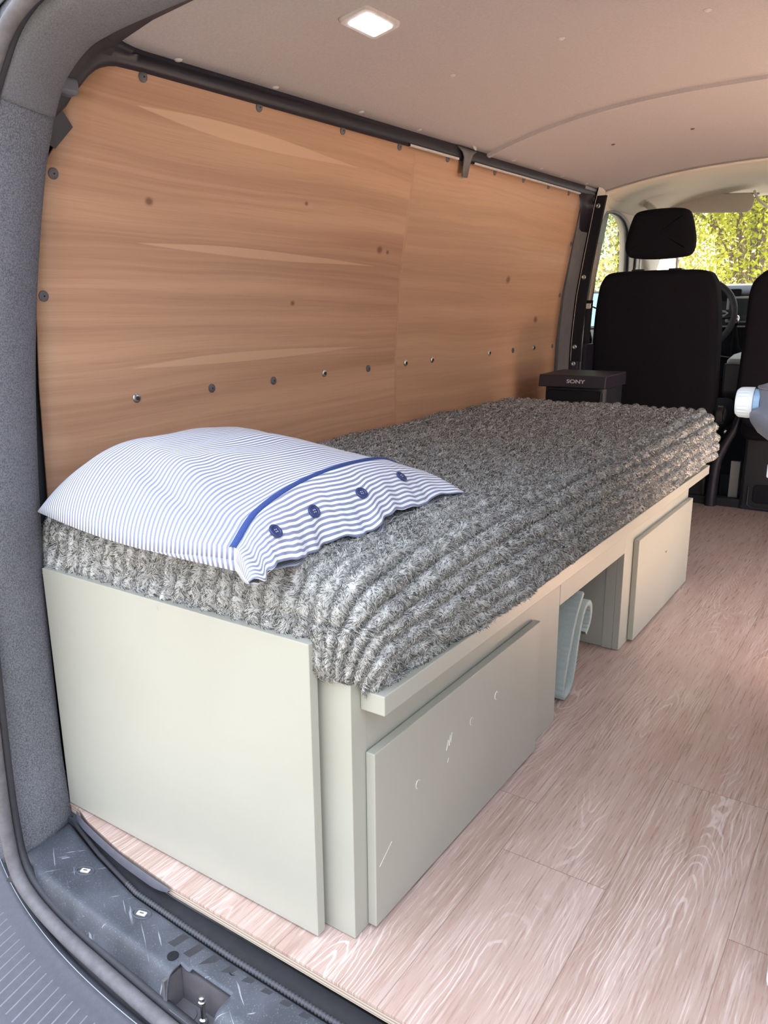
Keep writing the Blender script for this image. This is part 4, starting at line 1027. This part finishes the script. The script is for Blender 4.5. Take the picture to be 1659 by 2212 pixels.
mb = MB(); mb.tube(smooth_path([(-.065,3.02,.43),(-.085,3.02,.36),(-.125,3.02,.27),(-.15,3.02,.18),(-.158,3.02,-.03)], 20), [.016+.010*k/20 for k in range(21)], 12); hb = P_('brake_lever_boot', mb, MT['rail'], smooth=True); tag(hb, 'dark slanting lever tube between the driver seat and the bench', 'lever')
bs = seat('bench_seat', 'black fabric double seat cut by the right edge of the photo', .375, .432, .415)
mb = MB(); mb.box(-.035, .80, 3.02, 3.40, -.04, .33); P_('seat_box', mb, MT['black'], bs, bevel=.012)
mb = MB(); mb.tube([(.0,3.014,.02+.09),(.0,3.014,.025),(.02,3.014,.012),(.30,3.014,.012)], .004, 8); mb.tube([(-.02,3.016,.33),(-.02,3.016,.02)], .002, 6); P_('box_rim', mb, MT['rail'], bs, smooth=True)
mb = MB(); mb.prism(rrect(.02, .26, .035, .12, .02), 'y', 3.012, 3.02); P_('pocket', mb, MT['blackm'], bs, bevel=.003)
mb = MB(); mb.box(-.095, -.060, 3.10, 3.104, .085, .125); mb.box(-.098, -.058, 3.104, 3.12, -.04, .20); t = P_('floor_bracket', mb, MT['lightgrey']); tag(t, 'small pale metal plate low between the two seat boxes', 'bracket')

# seat belt on the left pillar
sb = thing('seat_belt', 'tan and black seat belt hanging from a steel loop on the left cab pillar', 'seat belt', (-.70, 2.80, 1.1))
mb = MB(); pts = [(-.706+.016*math.cos(a), 2.775, 1.190+.030*math.sin(a)) for a in np.linspace(0, 2*PI, 25)]; mb.tube(pts, .0042, 8, cap=False); P_('guide_loop', mb, MT['steel'], sb, smooth='all')
mb = MB(); mb.prism(rrect(-.722, -.688, 2.778, 2.792, .005), 'z', 1.205, 1.232); P_('anchor_cover', mb, MT['beige'], sb, bevel=.003)
def ribb(path, wv, th=.0015):
    P = smooth_path(path, 24); mb = MB(); mb.grid([[p-Vector(wv)/2, p+Vector(wv)/2] for p in P]); return mb
P_('tan_strap', ribb([(-.694,2.785,1.172),(-.698,2.79,1.10),(-.704,2.79,1.00),(-.712,2.79,.925)], (.010,.026,0)), MT['beltt'], sb, smooth='all', solid=.002)
P_('black_strap', ribb([(-.712,2.785,.925),(-.714,2.775,.80),(-.712,2.76,.60),(-.708,2.75,.30)], (.022,.022,0)), MT['blackm'], sb, smooth='all', solid=.002)
P_('upper_strap', ribb([(-.712,2.775,1.170),(-.722,2.76,1.10),(-.732,2.75,1.035)], (.022,.03,0)), MT['beltt'], sb, smooth='all', solid=.002)
mb = MB(); mb.prism(rrect(-.722, -.700, .888, .912, .004), 'y', 2.765, 2.775); P_('tongue', mb, MT['chrome'], sb, bevel=.002)
mb = MB(); mb.tube([(-.70,2.78,.898),(-.66,2.86,.872)], .0035, 8); P_('tongue_bar', mb, MT['steel'], sb, smooth=True)

sb.location.x += .012
# door mirror outside the left window
dm = thing('door_mirror', 'door mirror tinted blue for the sky it reflects, outside the left cab window', 'mirror', (-.99, 3.62, .88))
mb = MB(); mb.prism(rrect(-1.10, -.87, .775, .985, .05), 'y', 3.61, 3.71); P_('housing', mb, MT['black'], dm, bevel=.02, seg=3, smooth=True)
mb = MB(); mb.prism(rrect(-1.085, -.885, .79, .972, .04), 'y', 3.602, 3.609); g_ = P_('sky_tinted_mirror_glass', mb, MT['mirror'], dm)
mb = MB(); mb.tube([(-.93,3.66,.80),(-.82,3.62,.77)], .022, 10); P_('arm', mb, MT['black'], dm, smooth=True)

# ------------------------------------------------------------------ party speaker behind the bed
sp = thing('portable_speaker', 'tall black portable loudspeaker standing behind the far end of the bed', 'speaker', (-.485, 2.2, 0))
X0, X1, Y0, Y1 = -.612, -.372, 2.06, 2.30
mb = MB(); mb.prism(rrect(X0, X1, Y0+.02, Y1, .03), 'z', .001, .605); P_('body', mb, MT['black'], sp, bevel=.006, smooth=True)
mb = MB(); mb.prism([(Y0-.004,.603),(Y0+.004,.648),(Y1,.652),(Y1,.603)], 'x', X0-.012, X1+.006); P_('top_cap', mb, MT['rail'], sp, bevel=.004, smooth=True)
mb = MB(); mb.prism(rrect(X0+.015, X1-.008, .30, .592, .012), 'y', Y0+.006, Y0+.022); P_('grille', mb, MT['blackm'], sp, bevel=.004)
mb = MB(); mb.tube([(X0+.02,Y0+.004,.555),(X0+.03,Y0+.004,.551),(X1-.03,Y0+.004,.551),(X1-.012,Y0+.004,.556),(X1-.010,Y0+.004,.59)], .0016, 6); P_('grille_edge', mb, MT['rail'], sp, smooth=True)
def text_mesh(txt, size, xs_, loc, rot, name, mat, parent, weight=0.0, depth=.0006):
    cu = bpy.data.curves.new(name, 'FONT'); cu.body = txt; cu.size = size; cu.align_x = 'CENTER'; cu.align_y = 'CENTER'; cu.extrude = depth; cu.offset = weight
    tmp = bpy.data.objects.new(name+'_curve', cu); C.objects.link(tmp); bpy.context.view_layer.update()
    me = bpy.data.meshes.new_from_object(tmp.evaluated_get(bpy.context.evaluated_depsgraph_get())); bpy.data.objects.remove(tmp); bpy.data.curves.remove(cu)
    o = bpy.data.objects.new(name, me); me.materials.clear(); me.materials.append(mat); C.objects.link(o); o.parent = parent
    M = Matrix.Translation(loc) @ Euler(rot).to_matrix().to_4x4() @ Matrix.Diagonal((xs_, 1, 1, 1)); off = Matrix.Translation(-parent.location)
    me.transform(off @ M); return o
text_mesh('SONY', .0185, 1.42, Vector((-.478, Y0-.0022, .6255)), (math.radians(80), 0, 0), 'logo', MT['logo'], sp, .0004)

# ------------------------------------------------------------------ kitchen unit on the right (only a corner is in the picture)
ku = thing('kitchen_unit', 'white kitchen unit of which only a rounded corner shows at the right edge', 'cabinet', (.72, .6, 0))
mb = MB(); mb.prism(rrect(.507, .93, .235, 1.12, .012), 'z', .0, .672); P_('carcass', mb, MT['white'], ku, bevel=.006)
mb = MB(); mb.prism([(a, b) for a, b in rrect(.505, .93, .006, .665, .022)], 'y', .218, .235); P_('door', mb, MT['white'], ku, bevel=.003)
mb = MB(); mb.prism(rrect(.425, .93, .30, 1.12, .01), 'z', .6725, .690); P_('worktop', mb, MT['white'], ku, bevel=.002)
tk = thing('round_grey_canister', 'slate grey round canister with a ribbed white screw knob, on the white worktop', 'canister', (.475, .40, .695))
TX, TY = .452, .40
mb = MB(); mb.lathe([(.022,.6905),(.026,.692),(.026,.700),(.040,.706),(.056,.718),(.066,.732),(.070,.744),(.068,.750),(.061,.753),(.060,.775),(.058,.779),(.040,.786),(.018,.793),(.002,.794)], 48, Matrix.Translation((TX, TY, 0))); P_('tank_body', mb, MT['tank'], tk, smooth='all')
mb = MB(); mb.lathe([(.0605,.776),(.0612,.777),(.0605,.7785)], 48, Matrix.Translation((TX, TY, 0))); P_('lid_seam', mb, MT['rubber'], tk, smooth=True)
mb = MB(); mb.lathe([(.014,.785),(.015,.800),(.011,.806),(.002,.807)], 24, Matrix.Translation((TX-.020, TY, 0))); P_('filler_cap', mb, MT['white'], tk, smooth=True)
d_ = Vector((-.83, -.02, 0)).normalized(); kp = Vector((TX-.058, TY-.012, .7565)); M = Matrix.Translation(kp) @ d_.to_track_quat('Z', 'Y').to_matrix().to_4x4()
mb = MB(); mb.lathe([(.0185,-.004),(.0185,.004),(.001,.004)], 32, M); P_('blue_collar', mb, MT['blue'], tk, smooth=True)
mb = MB(); n = 96; rows = []
for r, h, rb in ((.0198,.004,0),(.0205,.005,0),(.0205,.010,0),(.0205,.012,.0008),(.0200,.0205,.0008),(.0192,.0225,0),(.0165,.0255,0),(.001,.0258,0)):
    rows.append([M @ Vector(((r-rb*(k % 4 < 2))*math.cos(2*PI*k/n), (r-rb*(k % 4 < 2))*math.sin(2*PI*k/n), h)) for k in range(n)])
mb.grid(rows, closev=True); P_('ribbed_knob', mb, MT['white'], tk, smooth=True, label='ribbed white screw knob')

# ------------------------------------------------------------------ outside
mb = MB(); mb.add([(-60,-60,-.62),(60,-60,-.62),(60,60,-.62),(-60,60,-.62)], [(0,1,2,3)]); S_('floor.002', mb, MT['gravel'])
mb = MB(); mb.box(-9, 6, 15.0, 15.25, -.62, 1.9); t = P_('garden_wall', mb, MT['wallwhite']); tag(t, 'low white wall glimpsed behind the bushes through the windscreen', 'wall')
def tree(name, lab_, cx, cy, w_, d_, z0, z1, n, ls, mat, seed, trunk=.05, nb_=9, cat='tree'):
    rg = np.random.default_rng(seed); t = thing(name, lab_, cat, (cx, cy, -.62), 'trees and bushes ahead of the van')
    mb = MB(); tops = []
    for k in range(nb_):
        a = rg.uniform(0, 2*PI); r = rg.uniform(.2, .9); hz = rg.uniform(.45, .95)
        e = Vector((cx+math.cos(a)*w_*.5*r, cy+math.sin(a)*d_*.5*r, z0+(z1-z0)*hz)); m = Vector((cx+math.cos(a)*w_*.16*r, cy+math.sin(a)*d_*.16*r, z0+(z1-z0)*hz*.45))
        mb.tube(smooth_path([(cx+rg.uniform(-.1,.1), cy, -.62), m, e], 8), [trunk*(1-.85*q/8) for q in range(9)], 6); tops.append(e)
        for q in range(4):
            f = m.lerp(e, rg.uniform(.1, .8)); g = f + Vector((rg.uniform(-.5,.5), rg.uniform(-.3,.3), rg.uniform(.2,.7))); mb.tube([f, (f+g)/2+Vector((0,0,.05)), g], [trunk*.25, trunk*.18, trunk*.06], 5); tops.append(g)
    P_('branches', mb, MT['bark'], t, smooth=True)
    cen = np.array([tuple(p) for p in tops]); ci = rg.integers(0, len(cen), n)
    c = cen[ci] + rg.normal(size=(n, 3))*np.array([w_*.11, d_*.11, (z1-z0)*.10])
    k2 = n//3; c[:k2] = np.stack([cx+rg.normal(size=k2)*w_*.27, cy+rg.normal(size=k2)*d_*.25, rg.uniform(z0, z1, k2)], 1)
    a = rg.normal(size=(n, 3)); a /= np.linalg.norm(a, axis=1, keepdims=True); b = np.cross(a, rg.normal(size=(n, 3))); b /= np.linalg.norm(b, axis=1, keepdims=True)
    s = ls*rg.uniform(.45, 1.2, (n, 1)); V4 = np.stack([c-a*s, c+b*s*.45, c+a*s, c-b*s*.45], 1).reshape(-1, 3)
    V4 -= np.array([cx, cy, -.62])
    me = bpy.data.meshes.new('leaves'); me.vertices.add(4*n); me.vertices.foreach_set('co', V4.ravel().astype(np.float32)); me.loops.add(4*n); me.loops.foreach_set('vertex_index', np.arange(4*n, dtype=np.int32))
    me.polygons.add(n); me.polygons.foreach_set('loop_start', np.arange(n, dtype=np.int32)*4); me.polygons.foreach_set('loop_total', np.full(n, 4, np.int32)); me.materials.append(MT[mat]); me.update()
    o = bpy.data.objects.new('leaves', me); C.objects.link(o); o.parent = t; o['kind'] = 'stuff'
tree('leafy_bush', 'bright yellow-green bush filling the right side of the windscreen', -1.05, 9.2, 2.4, 1.5, 1.0, 3.2, 34000, .034, 'leafy', 1, cat='bush')
tree('leafy_bush', 'mid green bush behind the driver headrest, through the windscreen', -3.0, 10.6, 2.4, 1.6, 1.2, 3.8, 24000, .036, 'leafg', 2, cat='bush')
tree('leafy_bush', 'olive leaved bush seen through the upper left part of the left cab window', -3.6, 8.4, 1.6, 1.6, .3, 3.6, 14000, .034, 'leafd', 3, cat='bush')
tree('garden_tree', 'tree with bare grey branches and sparse rusty leaves, through the left cab window', -4.6, 9.6, 2.4, 2.0, .5, 4.2, 6000, .034, 'leafo', 4, .08, 14)
tree('garden_tree', 'tall mid green tree standing furthest back behind the bushes', -1.9, 13.2, 6.0, 1.6, 1.9, 5.4, 26000, .06, 'leafg', 5, .12, 16)
tree('leafy_bush', 'rust tinged low bush just above the dashboard line', -1.9, 8.1, 1.6, 1.0, -.5, 1.7, 3500, .030, 'leafo', 6, cat='bush')
tree('garden_tree', 'pale yellow-green tree at the far left beyond the left cab window', -6.4, 12.4, 4.0, 2.0, -.2, 4.6, 18000, .055, 'leafy', 7, .1, 12)
bpy.context.view_layer.update()
